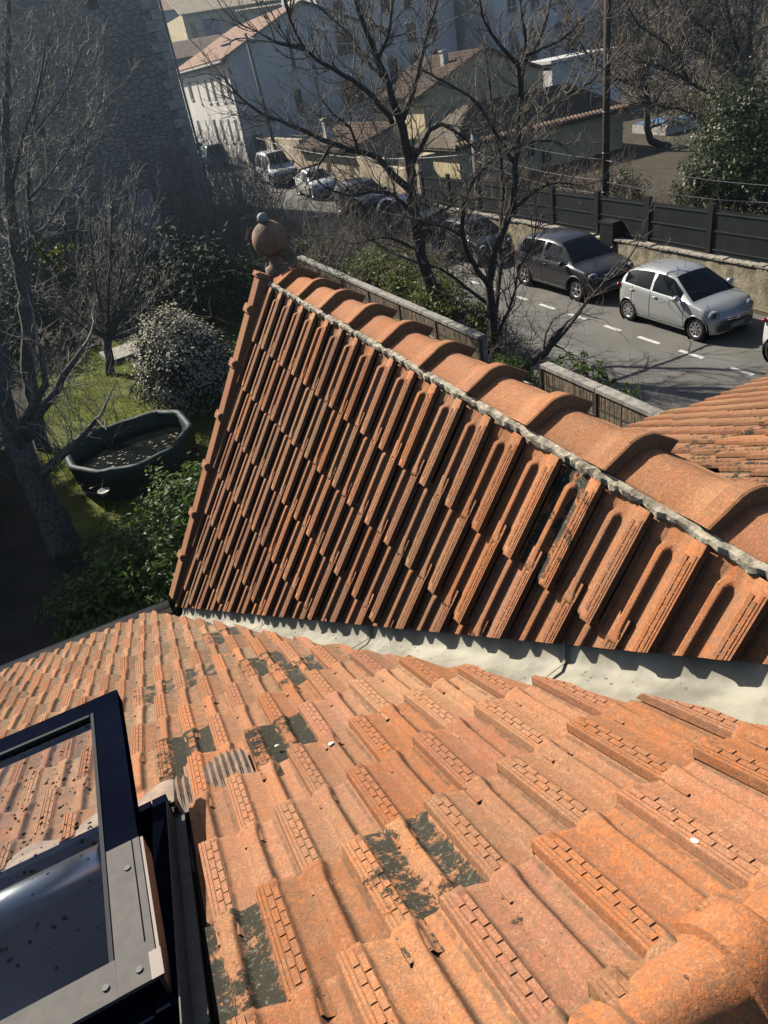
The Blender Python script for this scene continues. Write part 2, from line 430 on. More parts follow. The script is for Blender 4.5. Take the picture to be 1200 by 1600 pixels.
lk.col(lk.mix(lk.ramp(lk.noise(lco, 16.0, 5), .4, .7), lk.mix(lf, (.07, .09, .012), (.17, .21, .022)), (.09, .085, .03))); lk.set(Roughness=1.0); lk.bump(lk.noise(lco, 30.0, 6), .8, .04); M['lawn'] = lk.m
M['soil'] = plain('shaded_soil', (.030, .026, .018), 1.0, var=.5, scale=1.3, bump=.6, bscale=20, dist=.04)  # soil colour darkened to deepen the garden shade
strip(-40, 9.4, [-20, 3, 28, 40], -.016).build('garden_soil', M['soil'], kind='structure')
strip(-1.9, 6.0, [13.6, 27.0], -.012).build('lawn', M['lawn'], kind='structure')
road = strip(9.7, 15.7, [-30, 28, 75, 140], .004).build('road', M['asphalt'], kind='structure')
lane_v = [13.05 + 1.40 * k for k in range(-2, 9)]
for k, v in enumerate(lane_v):
    ln = .74 if k % 3 else .62
    strip(12.70, 12.82, [v, v + ln], .009).build('road_marking', M['paint'], road)
for v, l, w in ((13.6, 1.3, .16), (15.5, 1.5, .2), (17.6, 1.2, .16), (19.8, 1.6, .16)):
    strip(10.95, 10.95 + w, [v, v + l], .009).build('road_marking', M['oldpaint'], road, label='worn white paint dash near the garden wall')
kb = MB()
for k in range(45): kb.box((9.52, -6 + k * 1.0 + .01, -.1), (9.70, -6 + (k + 1) * 1.0 - .01, .12))
kb.build('kerb', M['kerb'], road)

# ------------------------------------------------------------------ the tiled house in front
TW, TL = .22, .22 * 1.606
NS = RAD(26.759)
DS = RAD(59.124)
N_O = Vector((0.1313, 1.0667, HC - 1.580))
D_O = Vector((1.3087, 5.0076, HC - 1.324))
n_x, n_y = Vector((1, 0, 0)), Vector((0, math.cos(NS), -math.sin(NS))); n_n = n_x.cross(n_y)
d_x, d_y = Vector((0, 1, 0)), Vector((-math.cos(DS), 0, -math.sin(DS))); d_n = d_x.cross(d_y)
STH = .056                                       # strip top above the tile datum
def NP(c, r, h=0.0): return N_O + n_x * (c * TW) + n_y * (r * TL) + n_n * h
def DP(c, r, h=0.0): return D_O - d_x * (c * TW) + d_y * (r * TL) + d_n * h

def sst(a, b, x):
    t = min(1, max(0, (x - a) / (b - a))); return t * t * (3 - 2 * t)
def tile_profile(x, y, wob):
    # height of a tile across (x) and down (y: 0 head .. TL lower end)
    flare = sst(TL - .075, TL - .008, y)
    if x <= .0495: h = .046
    elif x < .112: h = .027 + .010 * (1 - sst(.0505, .060, x)) - .017 * sst(.056, .112, x)
    else: h = .010
    rib_on = sst(-.012, .022, y)
    c = .139; d = x - c
    top = .010 + .010 * flare
    hh = .034 - .004 * flare
    if d > 0: rib = hh * (1 - sst(top, top + .018, d))
    else: rib = .010 + (hh - .010) * (1 - sst(top, top + .014, -d))
    rib = rib * rib_on
    if d > 0: h = .010 + .004 * sst(.185, .21, x) - .009 * rib_on * sst(.0, .02, d)
    rim = .012 * sst(.206, .217, x)
    return max(h, rib, rim, 0) + .004 + .0008 * wob
def make_tile(seed, relief=1.0, bricks=True):
    r = random.Random(seed); b = MB()
    xs = [-.004, 0, .002, .0495, .0525, .056, .068, .080, .090, .098, .106, .114, .121, .127, .132, .136, .139, .143, .146, .150, .154, .158, .163, .168, .174, .182, .194, .205, .212, .218, .224]
    ys = [-.09, -.05, -.012, -.004, .004, .012, .022, .06, .12, .18, .23, TL - .08, TL - .055, TL - .035, TL - .015, TL]
    tilt = lambda y: .020 * (y / TL)
    nx = len(xs)
    warp = [r.uniform(-1, 1) for _ in range(4)]
    for y in ys:
        for x in xs:
            z = tile_profile(max(0, x), y, math.sin(x * 40 + warp[0] * 3) * warp[1] + math.sin(y * 9 + warp[2]) * warp[3]) + tilt(y)
            z = (z - tilt(y)) * relief + tilt(y)
            if x < 0: z -= .020
            yy = y - (.004 * math.cos((x - .02) * 60) if y == TL else 0)
            b.v.append((x, yy, z))
    for i in range(len(ys) - 1):
        for j in range(nx - 1):
            b.f.append((i * nx + j, i * nx + j + 1, (i + 1) * nx + j + 1, (i + 1) * nx + j)); b.m.append(0); b.sm.append(j > 0)
    base = (len(ys) - 1) * nx                     # lip at the lower end
    lip = len(b.v)
    for j in range(nx):
        x, y, z = b.v[base + j]; b.v.append((x, y - .003, z - .030))
    for j in range(nx - 1): b.f.append((base + j, base + j + 1, lip + j + 1, lip + j)); b.m.append(0); b.sm.append(False)
    # raised courses on the cover strip: two smooth fillets and two rows of small blocks
    def block(x0, x1, y0, y1, h):
        z0 = .0495 * relief + tilt(y0); z1 = .0495 * relief + tilt(y1); e = .0007
        v = [(x0, y0, z0), (x1, y0, z0), (x1, y1, z1), (x0, y1, z1), (x0 + e, y0 + e, z0 + h), (x1 - e, y0 + e, z0 + h), (x1 - e, y1 - e, z1 + h), (x0 + e, y1 - e, z1 + h)]
        b.add(v, [(4, 5, 6, 7), (0, 1, 5, 4), (1, 2, 6, 5), (2, 3, 7, 6), (3, 0, 4, 7)])
    if bricks:
        block(.0005, .0080, -.02, TL - .001, .0026); block(.0098, .0175, -.02, TL - .001, .0026)
        nb = 7; st = (TL - .012) / nb
        for k in range(nb):
            y0 = .004 + k * st
            block(.0193, .0332, y0 + .0010, y0 + st - .0020, .0030 + r.uniform(-.0004, .0004))
            block(.0350, .0490, max(-.01, y0 - st * .5) + .0010, min(TL - .002, y0 + st * .5 - .0020), .0030 + r.uniform(-.0004, .0004))
    return b.mesh('roof_tile', M['terra'])
TILES = [make_tile(s, .70) for s in range(4)]
TILES_G = [make_tile(s + 10, 1.0) for s in range(4)]
def frame_mat(o, x, y, n): return Matrix(((x[0], y[0], n[0], o[0]), (x[1], y[1], n[1], o[1]), (x[2], y[2], n[2], o[2]), (0, 0, 0, 1)))

house = thing('house', 'red tiled house with steep cross gable, open roof window and ball finial', 'house', (0, 0, 0))

# decks under the tiles
def quadslab(name, pts, n, th, mat, parent):
    b = MB(); p = [Vector(q) for q in pts]; b.prism(p, (0, 0, 0), -n * th); return b.build(name, mat, parent)
VAL = [(NP(0, 0) + 0 * n_x)]
def valley(v):                                   # intersection of the two tile planes at distance v
    z = N_O.z - (v - N_O.y) * math.tan(NS)
    u = D_O.x + (z - D_O.z) / math.tan(DS); return Vector((u, v, z))
UC = 1.512                                        # axis of the gable ridge
EAVE_R = 15.0
SKU0, SKU1, SKR0, SKR1 = -1.10, -.245, -.75, 2.15   # roof window opening: u range and rows
hd = -.088
mr = MB()
def slabq(b, c0, c1, r0, r1, top=hd, th=.06):
    b.prism([NP(c0, r0, top), NP(c1, r0, top), NP(c1, r1, top), NP(c0, r1, top)], (0, 0, 0), -n_n * th)
cl, crr = (SKU0 - N_O.x) / TW, (SKU1 - N_O.x) / TW
slabq(mr, -14, cl, -2.2, EAVE_R - .1); slabq(mr, cl, crr, -2.2, SKR0); slabq(mr, cl, crr, SKR1, EAVE_R - .1)
b0, b1 = valley(.4), valley(5.3)
mr.prism([NP(crr, -2.2, hd), NP(5.6, -2.2, hd), b0 + n_n * hd, b1 + n_n * hd, NP(crr, EAVE_R - .1, hd)], (0, 0, 0), -n_n * .06)
b0r, b1r = Vector((2 * UC - b0.x, b0.y, b0.z)), Vector((2 * UC - b1.x, b1.y, b1.z))
mr.prism([b0r + n_n * hd, NP(34, -2.2, hd), NP(34, 14.0, hd), b1r + n_n * hd], (0, 0, 0), -n_n * .06)
main_roof = mr.build('main_roof', M['deck'], house)
gr = MB()
RV = .0
apex_r = -.25
gr.prism([DP(22.0, apex_r, hd), DP(-1.35, apex_r, hd), valley(5.28) + d_n * hd, valley(.4) + d_n * hd], (0, 0, 0), -d_n * .05)
mirr = lambda p: Vector((2 * UC - p.x, p.y, p.z))
gp = [DP(22.0, apex_r, hd), DP(-1.35, apex_r, hd), valley(5.28) + d_n * hd, valley(.4) + d_n * hd]
gr.add([mirr(p) for p in gp], [(3, 2, 1, 0)])
gable_roof = gr.build('gable_roof', M['deck'], house)

# lichen and colour of single tiles, given by column and row on each slope
LICH_N = {}
def near_col(x, y):
    d = ray(x, y); o = np.array(N_O) - np.array([0, 0, HC]); nn_ = np.array(n_n)
    P = d * ((o @ nn_) / (d @ nn_)) - o
    return P @ np.array(n_x) / TW, P @ np.array(n_y) / TL
for (x, y, s) in ((640, 1390, .86), (690, 1362, .78), (430, 1160, 1.0), (466, 1138, 1.0), (318, 1160, .98), (282, 1178, .98), (437, 1040, .95), (402, 1040, .95),
                  (486, 1036, .9), (460, 1055, .9), (345, 985, .95), (322, 1044, .85), (296, 1054, .85), (262, 1075, .75), (240, 1085, .85), (385, 1500, .92), (576, 1246, .62),
                  (150, 1040, .62), (60, 1080, .62), (330, 965, .8), (300, 980, .6)):
    c, r = near_col(x, y); LICH_N[(c, r)] = s
def tile_color(r, base_hue, row, lich):
    hue = min(1, max(0, base_hue + r.uniform(-.34, .34)))
    if r.random() < .13: hue = r.uniform(.75, 1.0)
    return (hue, min(1, max(0, .5 + r.uniform(-.34, .34))), lich, 0.0)
CUTTERS = []
def cut_mesh(src, M4, planes):
    bm = bmesh.new(); bm.from_mesh(src); bm.transform(M4)
    for co, no in planes:
        bmesh.ops.bisect_plane(bm, geom=bm.verts[:] + bm.edges[:] + bm.faces[:], plane_co=co, plane_no=no, clear_outer=True)
    bm.transform(M4.inverted())
    if not bm.faces: bm.free(); return None
    me = bpy.data.meshes.new('roof_tile'); bm.to_mesh(me); bm.free()
    me.materials.append(M['terra']) if not me.materials else None
    return me
rng = random.Random(3)
# plane that trims the main-slope tiles along the valley (vertical, offset .13 m clear of the valley line)
vdir = (valley(5) - valley(1)).normalized()
vno = Vector((vdir.y, -vdir.x, 0)).normalized()          # points to +u
cn0, cn1 = valley(4.6) - vno * .055, valley(1.5) - vno * .14
cnd = (cn0 - cn1).normalized(); cno = Vector((cnd.y, -cnd.x, 0)).normalized()
cutN = (cn1, cno if cno.x > 0 else -cno)
vdD = d_n.cross(vdir).normalized()
if vdD.dot(d_y) < 0: vdD = -vdD                          # points down the gable slope
cutD = (valley(2) - vdD * .045, vdD)
count = 0
def place_tile(parent, P, x, y, n, planes, color, src, wob=1.0):
    a = rng.uniform(-.013, .013) * wob
    P = P + n * rng.uniform(-.0015, .003) + y * rng.uniform(-.004, .004)
    x2 = (x * math.cos(a) + y * math.sin(a)); y2 = n.cross(x2)
    t = rng.uniform(-.006, .006) * wob
    n2 = (n + x2 * t).normalized(); y2 = n2.cross(x2).normalized(); x2 = y2.cross(n2)
    m4 = frame_mat(P, x2, y2, n2)
    me = src
    corners = [m4 @ Vector((cx, cy, .02)) for cx in (-.004, .224) for cy in (-.09, TL)]
    for co, no in planes:
        ds = [(c - co).dot(no) for c in corners]
        if min(ds) >= 0: return None
        if max(ds) > 0:
            me = cut_mesh(me, m4, [(co, no)])
            if me is None: return None
    o = link('roof_tile', me, parent); o.matrix_local = m4; o.color = color
    return o
def visible(P, pad=60):
    x, y, z = px_of(P); pad = max(pad, 500 / max(z, .3)); return z > .1 and -pad < x < 1200 + pad and -pad < y < 1600 + pad
for R in range(-2, 16):
    half = .5 if R % 2 else 0.0
    for k in range(-12, 7):
        c = k + half
        P = NP(c, R - 1) - n_n * .042                      # tile head-left corner; its lower end lies on row R
        mid = NP(c + .5, R - .5)
        if not visible(mid): continue
        if c + 1 > (SKU0 - N_O.x) / TW and c < crr - .02 and R - 1 < SKR1 + .05 and R > SKR0 - .3:
            if c + 1 > crr + .12: pl = [(Vector((SKU1 + .025, 0, 0)), Vector((-1, 0, 0)))]
            elif R - .45 > SKR1: pl = [(NP(0, SKR1 + .30), -n_y)]
            else: continue
        else: pl = []
        lich = 0.0
        for (lc, lr), s in LICH_N.items():
            if c + .2 <= lc < c + 1.05 and R - 1 <= lr < R: lich = max(lich, s)
            elif c - .5 <= lc < c + 1.6 and R - 1.6 <= lr < R + .6 and rng.random() < .45: lich = max(lich, rng.uniform(.36, .52))
        col = list(tile_color(rng, .34, R, lich))
        if R == -1 and c > 3: col[0] = .95
        if (R, c) in ((0, -1.0), (1, .5)): col[0] = .8
        col[3] = min(1.6, max(0.0, (R - 2.0) / 4.0)) * rng.uniform(.7, 1.2) + rng.uniform(.05, .35)
        pl = pl + [cutN]
        if R == -1 or R == -2: pl = pl + [(NP(0, -2.25), -n_y)]
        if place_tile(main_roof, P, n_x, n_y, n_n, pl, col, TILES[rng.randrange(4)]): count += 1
print('main tiles', count)
for x, y, s_ in ((1086, 1316, .008), (518, 1163, .010), (433, 1166, .008), (1180, 1198, .005)):
    c, r = near_col(x, y); P = NP(c, r) + n_n * .004; b = MB(); n_ = 9
    b.add([P + n_x * math.cos(2 * PI * q / n_) * s_ * rng.uniform(.6, 1.3) + n_y * math.sin(2 * PI * q / n_) * s_ * 1.2 * rng.uniform(.6, 1.3) for q in range(n_)] + [P + n_n * .0025], [(q, (q + 1) % n_, n_) for q in range(n_)])
    b.build('lichen_spot', M['spot'], main_roof)
# the same slope beyond the gable
cutR = (mirr(cutN[0]), Vector((-cutN[1].x, cutN[1].y, 0)))
cntr = 0
def below_ridge(P):
    x, y, z = px_of(P)
    return y > np.interp(x, [940, 1000, 1200], [650, 700, 790]) or x < 930
LICH_R = [near_col(*q) for q in ((1010, 715), (1060, 700), (1105, 722), (1150, 702), (1190, 695), (1120, 738), (1180, 735), (1060, 728), (1150, 668), (1195, 665))]
for R in range(2, 15):
    half = .5 if R % 2 else 0.0
    for k in range(12, 33):
        c = k + half
        if R == 14 and c > 24.5: continue
        mid = NP(c + .5, R - .3)
        if not visible(mid, 25) or below_ridge(mid): continue
        P = NP(c, R - 1) - n_n * .042
        lich = .5 if rng.random() < .15 else 0
        for (lc, lr) in LICH_R:
            if c - .6 <= lc < c + 1.6 and R - 1.3 <= lr < R + .3: lich = rng.uniform(.8, .98)
        col = tile_color(rng, .30, R, lich)
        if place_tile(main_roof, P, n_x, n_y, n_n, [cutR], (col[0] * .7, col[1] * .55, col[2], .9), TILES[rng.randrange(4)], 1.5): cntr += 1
print('right slope tiles', cntr)
# gable slope
cntd = 0
LICH_D = {(15.0, 1): .92}
for R in range(1, 9):
    half = 0.0 if R % 2 == 0 else .5
    for k in range(-2, 21):
        c = k + half
        head = DP(c, R - 1) - d_n * STH                    # strip edge at column c, pan runs towards +v
        mid = DP(c - .5, R - .5)
        if not visible(mid): continue
        pl = [cutD, (DP(-1.15, 0), d_x)]
        lich = 0.0
        if rng.random() < .10: lich = rng.uniform(.42, .60)
        if R == 1 and abs(c - 15.5) < .3: lich = .88
        col = list(tile_color(rng, .28 + .30 * sst(6, 16, c), R, lich)); col[3] = rng.uniform(0, .7); col[1] *= .75
        if R == 1 and abs(c - 16.5) < .3: col[0], col[1] = .45, .45
        if R == 1 and abs(c - 17.5) < .3: col[0], col[1] = 1.0, .65
        if R == 1 and c in (7.5, 10.5): col[0] = .9
        if R == 1: pl.append((DP(0, -.16), -d_y))
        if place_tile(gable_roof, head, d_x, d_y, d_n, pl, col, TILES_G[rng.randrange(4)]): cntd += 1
print('gable tiles', cntd)

# gable ridge caps with thick collars
def cap_section(off):
    pr = [(-.136, -.006), (-.046, .038), (-.034, .045), (-.016, .049), (0, .050), (.016, .049), (.034, .045), (.046, .038), (.130, -.014)]
    out = []
    for i, (a, b) in enumerate(pr):
        n = Vector((a * .9, .11)).normalized(); out.append((a + n.x * off * (1.1 if abs(a) > .15 else 1), b + n.y * off - (.012 * off / .02 if abs(a) > .15 else 0)))
    return out
def make_cap():
    b = MB(); rings = [(0.0, -.018), (.30, -.011), (.398, -.003), (.405, .024), (.464, .033), (.472, .030), (.472, -.040)]
    n = len(cap_section(0))
    for y, off in rings: b.v += [(x, -y, z) for x, z in cap_section(off)]
    th = [(x * .93, -.440, z - .040) for x, z in cap_section(0)]
    thb = [(x * .93, 0, z - .040) for x, z in cap_section(0)]
    nr = len(rings); b.v += th + thb
    idx = list(range(nr)) + [nr, nr + 1]
    for i in range(nr + 1):
        for j in range(n - 1):
            b.f.append((idx[i] * n + j, idx[i] * n + j + 1, idx[i + 1] * n + j + 1, idx[i + 1] * n + j)); b.m.append(0); b.sm.append(i in (0, 1))
    for e in (0, n - 1): b.f.append(tuple(k * n + e for k in idx)); b.m.append(0); b.sm.append(False)
    return b.mesh('ridge_tile', M['terra'])
CAP = make_cap()
RZ = HC - 1.247
for k in range(13):
    v0 = 5.0076 - (.06 - 1.93 + 1.93 * k) * TW
    o = link('ridge_tile', CAP, gable_roof); o.location = (UC + rng.uniform(-.006, .006), v0 + .04, RZ + rng.uniform(-.004, .004) - .0)
    o.rotation_euler = (rng.uniform(-.006, .006), rng.uniform(-.01, .01), rng.uniform(-.01, .01))
    o.color = (min(.9, .75 - .045 * k + rng.uniform(-.12, .12)), .5 + rng.uniform(-.2, .2), (.46, .0, .0, .40, .0)[k % 5], 0)
# bed of mortar below the caps
mo = MB()
vv = .5; pts = []
while vv < 5.28:
    pts.append(vv); vv += rng.uniform(.012, .040)
for sgn in (-1, 1):
    base = len(mo.v); low_ = .035 if sgn > 0 else 0
    for i, v in enumerate(pts):
        j1, j2, j3 = rng.uniform(-.010, .009), rng.uniform(-.014, .010), rng.uniform(-.008, .008)
        mo.v += [(UC + sgn * (.10), v, RZ - .040), (UC + sgn * (.134 + j1 * .2), v, RZ - .014 + j3 * .3), (UC + sgn * (.158 + j1 * .7), v, RZ - .020 + j2 * .5), (UC + sgn * (.157 + j1 * .9), v, RZ - .040 + j2), (UC + sgn * .12, v, RZ - .09)]
        mo.v[-5:] = [(x, y, z - low_) for x, y, z in mo.v[-5:]]
    for i in range(len(pts) - 1):
        for j in range(4):
            a = base + i * 5 + j; f = (a, a + 1, a + 6, a + 5); mo.f.append(f if sgn < 0 else f[::-1]); mo.m.append(0); mo.sm.append(False)
mo.build('ridge_mortar', M['mortar'], gable_roof)

# verge tiles down the edge of the gable
def make_verge():
    b = MB(); L = .424
    def sec(y, w, z0, z1): return [(-w * .5, y, z0), (-w * .5, y, z1 - .022), (-w * .42, y, z1 - .016), (w * .40, y, z1), (w * .5, y, z1 - .006), (w * .5, y, z0)]
    ys = [(-.01, .098, .030, .108), (.02, .102, .030, .112), (.05, .102, .030, .112), (.062, .086, .028, .094), (L, .084, .020, .092)]
    for y, w, z0, z1 in ys: b.v += sec(y, w, -.06, z1 - .012)
    for i in range(4):
        for j in range(5): b.f.append((i * 6 + j, i * 6 + j + 1, (i + 1) * 6 + j + 1, (i + 1) * 6 + j)); b.m.append(0); b.sm.append(False)
    b.f.append((5, 4, 3, 2, 1, 0)); b.m.append(0); b.sm.append(False)
    k = 24; b.f.append(tuple(k + j for j in range(6))); b.m.append(0); b.sm.append(False)
    b.tube([(-.050, .022, .066), (.050, .022, .066)], .030, 8)
    return b.mesh('verge_tile', M['terra'])
VERGE = make_verge()
for i, r in enumerate((-.33, .37, 1.57, 2.77, 3.97, 5.18, 6.30)):
    P = DP(-1.40, r) - d_n * .02
    o = link('verge_tile', VERGE, gable_roof); o.matrix_local = frame_mat(P, d_x, d_y * (.6 if i == 0 else 1), d_n); o.color = (.15 + rng.uniform(-.1, .2), 1.0, 0, .0)
b = MB(); e0, e1 = DP(-1.5, -.4), DP(-1.5, 7.6)
# gable wall under the verge, far side and front walls of the house
gw = MB()
gz0 = valley(5.3).z
gw.prism([(valley(5.3).x + .12, 5.22, gz0 - .1), (2 * UC - valley(5.3).x - .12, 5.22, gz0 - .1), (UC + .1, 5.22, RZ - .1), (UC - .1, 5.22, RZ - .1)], (0, 0, 0), (0, -.2, 0))
gw.build('gable_wall', M['wallcream'], house)
hw = MB(); hw.box((-2.6, -5.2, 0), (7.0, 5.0, 2.85)); hw.build('wall', M['wallcream'], house)
bs = MB(); bs.prism([(-2.9, .30, RZ - .02), (7.2, .30, RZ - .02), (7.2, -5.6, RZ - 3.0), (-2.9, -5.6, RZ - 3.0)], (0, 0, 0), (0, 0, -.08)); bs.build('back_slope', M['deck'], house)

# painted metal valley, its edge crimped under the gable tiles
fl = MB(); nseg = 170; cols = 9
sn = (vno - n_n * vno.dot(n_n)).normalized()
for i in range(nseg + 1):
    v = .42 + (5.22 - .42) * i / nseg; V0 = valley(v) - n_n * .038 - d_n * .042
    j = rng.uniform(-.003, .003); wv = .006 * math.sin(v * 7) + .004 * math.sin(v * 17 + 1)
    row = [V0 - sn * .30 - n_n * .004, V0 - sn * .20 + n_n * wv * .4, V0 - sn * .10 + n_n * (wv * .6 + .003), V0 - sn * .035 + n_n * (.004 + j)]
    for q, t in enumerate((.02, .05, .09, .13, .20)):
        row.append(V0 - vdD * t + d_n * (.006 + .005 * math.sin(v * 2 * PI / .21 + q * .4) * (q / 4) + j))
    fl.v += row
for i in range(nseg):
    for j in range(cols - 1):
        a = i * cols + j; fl.f.append((a, a + 1, a + cols + 1, a + cols)); fl.m.append(0); fl.sm.append(True)
fl.build('valley_flashing', M['zinc'], house)

for v0_ in (1.45, 2.55, 3.7):
    b = MB(); V0 = valley(v0_) - n_n * .030 - d_n * .034
    a_, c_ = V0 - sn * .27 + n_n * .003, V0 - vdD * .16 + d_n * .016
    mid_ = V0 + n_n * .010
    for p, q in ((a_, mid_), (mid_, c_)): b.obox(p, q - p, vdir * .012, (n_n + d_n).normalized() * .003)
    b.build('flashing_seam', M['zinc'], house)
b = MB()
for _ in range(46):
    v0_ = rng.uniform(.8, 4.9); t_ = rng.betavariate(1.2, 2.6) * .14; P = valley(v0_) - n_n * .030 - d_n * .034 - sn * t_ + n_n * .010
    s_ = rng.uniform(.003, .010); a0 = rng.random() * 6; e1_ = sn * math.cos(a0) + vdir * math.sin(a0); e2_ = vdir * math.cos(a0) - sn * math.sin(a0)
    b.add([P - e1_ * s_, P + e2_ * s_ * .45 + n_n * .002, P + e1_ * s_ + n_n * .003, P - e2_ * s_ * .45 + n_n * .001], [(0, 1, 2, 3)])
b.build('leaf_crumbs', M['brownalu'], house, kind='stuff')
# ball finial on the gable end
fin = MB()
fb = Vector((1.470, 5.33, HC - 1.205))
prof = [(.0, -.08), (.085, -.08), (.085, .01), (.050, .028), (.042, .06)]
for a in range(-52, 86, 8):
    prof.append((.131 * math.cos(RAD(a)) if a > -52 else .065, .205 + .131 * math.sin(RAD(a)) * 1.0))
prof.append((0, .336))
fin.lathe(prof, fb, 32)
finial = fin.build('finial', M['finial'], house)
kn = MB(); kn.lathe([(.0, .325), (.034, .330), (.040, .350), (.036, .373), (.02, .390), (0, .394)], fb + Vector((-.02, .0, 0)), 16); kn.build('finial_knob', M['knob'], finial)

# eave gutter
gt = MB()
gp = []
for u0, u1 in ((-4.0, valley(5.3).x - .02),):
    y, z = NP(0, EAVE_R).y, NP(0, EAVE_R).z - .05
    pr = [(y - .01, z + .02), (y + .0, z - .05), (y + .05, z - .085), (y + .10, z - .06), (y + .115, z + .015), (y + .125, z + .022), (y + .122, z + .006), (y + .105, z - .055), (y + .05, z - .075), (y + .01, z - .045)]
    gt.add([(u0, a, c) for a, c in pr] + [(u1, a, c) for a, c in pr], [(i, (i + 1) % 10, 10 + (i + 1) % 10, 10 + i) for i in range(10)] + [tuple(range(10))[::-1], tuple(range(10, 20))])
gt.build('gutter', M['gutter'], house)

# main ridge by the lens
def ridge_cap(L):
    b = MB()
    base = [(-.120, -.060), (-.070, .012), (-.028, .070), (-.010, .083), (.010, .089), (.030, .088), (.056, .075), (.082, .050), (.118, -.012)]
    n = len(base)
    def sec(x, off): return [(x, y * (1 + off * 6), z + off) for y, z in base]
    for x, off in ((0, -.010), (.30, -.004), (L - .085, 0), (L - .080, .014), (L - .006, .017), (L, .013), (L, -.03), (0, -.03)): b.v += sec(x, off)
    for i in range(7):
        for j in range(n - 1): b.f.append((i * n + j, i * n + j + 1, (i + 1) * n + j + 1, (i + 1) * n + j)); b.m.append(0); b.sm.append(i in (0, 1, 3))
    for e in (0, n - 1): b.f.append(tuple(k * n + e for k in range(8))); b.m.append(0); b.sm.append(False)
    return b.mesh('ridge_tile', M['terra'])
RC = ridge_cap(.47)
for k in range(-5, 10):
    x0 = .145 + .42 * k
    o = link('ridge_tile', RC, main_roof); o.location = (x0, .325, HC - 1.288 + (.004 if k % 2 else 0)); o.rotation_euler = (0, rng.uniform(-.01, .01), rng.uniform(-.008, .008)); o.color = (.95 if k in (0, 1) else .6, .6, 0, .05)

# ------------------------------------------------------------------ roof window
rw = MB()
def RW(u, r, h): return Vector((u, NP(0, r).y, NP(0, r).z)) + n_n * h
def bar(b, u0, u1, r0, r1, h0, h1, mi=0):
    b.prism([RW(u0, r0, h0), RW(u1, r0, h0), RW(u1, r1, h0), RW(u0, r1, h0)], (0, 0, 0), n_n * (h1 - h0), mi)
fr = MB()
bar(fr, SKU1 - .075, SKU1 - .030, SKR0, SKR1, -.12, .035); bar(fr, SKU0, SKU0 + .045, SKR0, SKR1, -.12, .035)
bar(fr, SKU0 + .05, SKU1 - .08, SKR1 - .14, SKR1, -.12, .035); bar(fr, SKU0 + .05, SKU1 - .08, SKR0, SKR0 + .14, -.12, .030)
window = fr.build('roof_window', M['navy'], house)
tr_ = MB(); bar(tr_, SKU1 - .028, SKU1 + .004, SKR0, SKR1 + .1, -.05, -.034); bar(tr_, SKU1 - .029, SKU1 - .026, SKR0 - .2, SKR1 - .2, -.033, .040)
tr_.build('side_flashing', M['cladding'], window)
bx = MB()                                              # dark shaft of the room below
bx.add([RW(SKU0 + .046, SKR0 + .1, -.1), RW(SKU1 - .076, SKR0 + .1, -.1), RW(SKU1 - .076, SKR1 - .1, -.1), RW(SKU0 + .046, SKR1 - .1, -.1)] +
       [RW(SKU0 - .3, SKR0 - .3, -1.2), RW(SKU1 + .2, SKR0 - .3, -1.2), RW(SKU1 + .2, SKR1 + .6, -1.2), RW(SKU0 - .3, SKR1 + .6, -1.2)],
       [(4, 5, 6, 7), (0, 1, 5, 4), (1, 2, 6, 5), (2, 3, 7, 6), (3, 0, 4, 7)])
bx.build('shaft', M['interior'], window)
rb = MB(); c0, c1 = RW(SKU0 + .05, 1.27, .05), RW(-.447, 1.27, .05)
rb.tube([c0, c1], .050, 28); rb.build('blind_roller', M['alu'], window)
rb = MB(); rb.tube([c1 + Vector((.001, 0, 0)), c1 + Vector((.016, 0, 0))], .053, 28); rb.build('roller_end', M['navy'], window)
# pleated apron below the frame
ap = MB(); na = 220
for i in range(na + 1):
    u = SKU0 - .15 + (SKU1 + .25 - SKU0 + .15) * i / na
    wv = .5 + .5 * math.sin((u - N_O.x) / TW * 2 * PI + 1.2)
    for j, r in enumerate((SKR1 - .10, SKR1 + .07, SKR1 + .24, SKR1 + .42)):
        rr = r + .12 * wv * (j / 3)
        h = (-.004 + (.012 * wv if j else .016)) if u < SKU1 - .01 else (-.040, -.010 + .012 * wv, -.002 + .012 * wv, .012 * wv)[j] + .0085 * math.sin(i * 2 * PI / 4) * (0 if j == 0 else 1)
        ap.v.append(RW(u, rr + .012 * math.sin(u * 20), h))
for i in range(na):
    for j in range(3):
        a = i * 4 + j; ap.f.append((a, a + 4, a + 5, a + 1)); ap.m.append(0); ap.sm.append(False)
ap.build('pleated_apron', M['lead'], window)
# raised sash
A0 = Vector((SKU1 - .055, *RW(0, -.62, .075)[1:])); A1 = Vector((SKU1 - .055, *RW(0, 2.36, .400)[1:]))
sy = (A1 - A0); SL = sy.length; sy.normalize(); sx = Vector((-1, 0, 0)); sn_ = sy.cross(-sx).normalized()
if sn_.z < 0: sn_ = -sn_
SW = .78
def SP(a, t, h): return A0 + sx * a + sy * t + sn_ * h
def sbar(b, a0, a1, t0, t1, h0, h1, mi=0):
    b.prism([SP(a0, t0, h0), SP(a1, t0, h0), SP(a1, t1, h0), SP(a0, t1, h0)], (0, 0, 0), sn_ * (h1 - h0), mi)
sb = MB(); sbar(sb, 0, .078, 0, SL, -.050, 0); sbar(sb, SW - .078, SW, 0, SL, -.050, 0); sbar(sb, .0785, SW - .0785, SL - .085, SL, -.050, -.001); sbar(sb, .0785, SW - .0785, 0, .06, -.050, -.004)
sash = sb.build('sash', M['navy'], window)
cv = MB(); sbar(cv, -.004, .074, -.012, SL * .345, .0005, .010); cv.build('cladding_cover', M['cladding'], sash)
cv = MB(); sbar(cv, .0745, SW, -.012, .075, .0005, .0095); cv.build('cladding_cover', M['cladding'], sash)
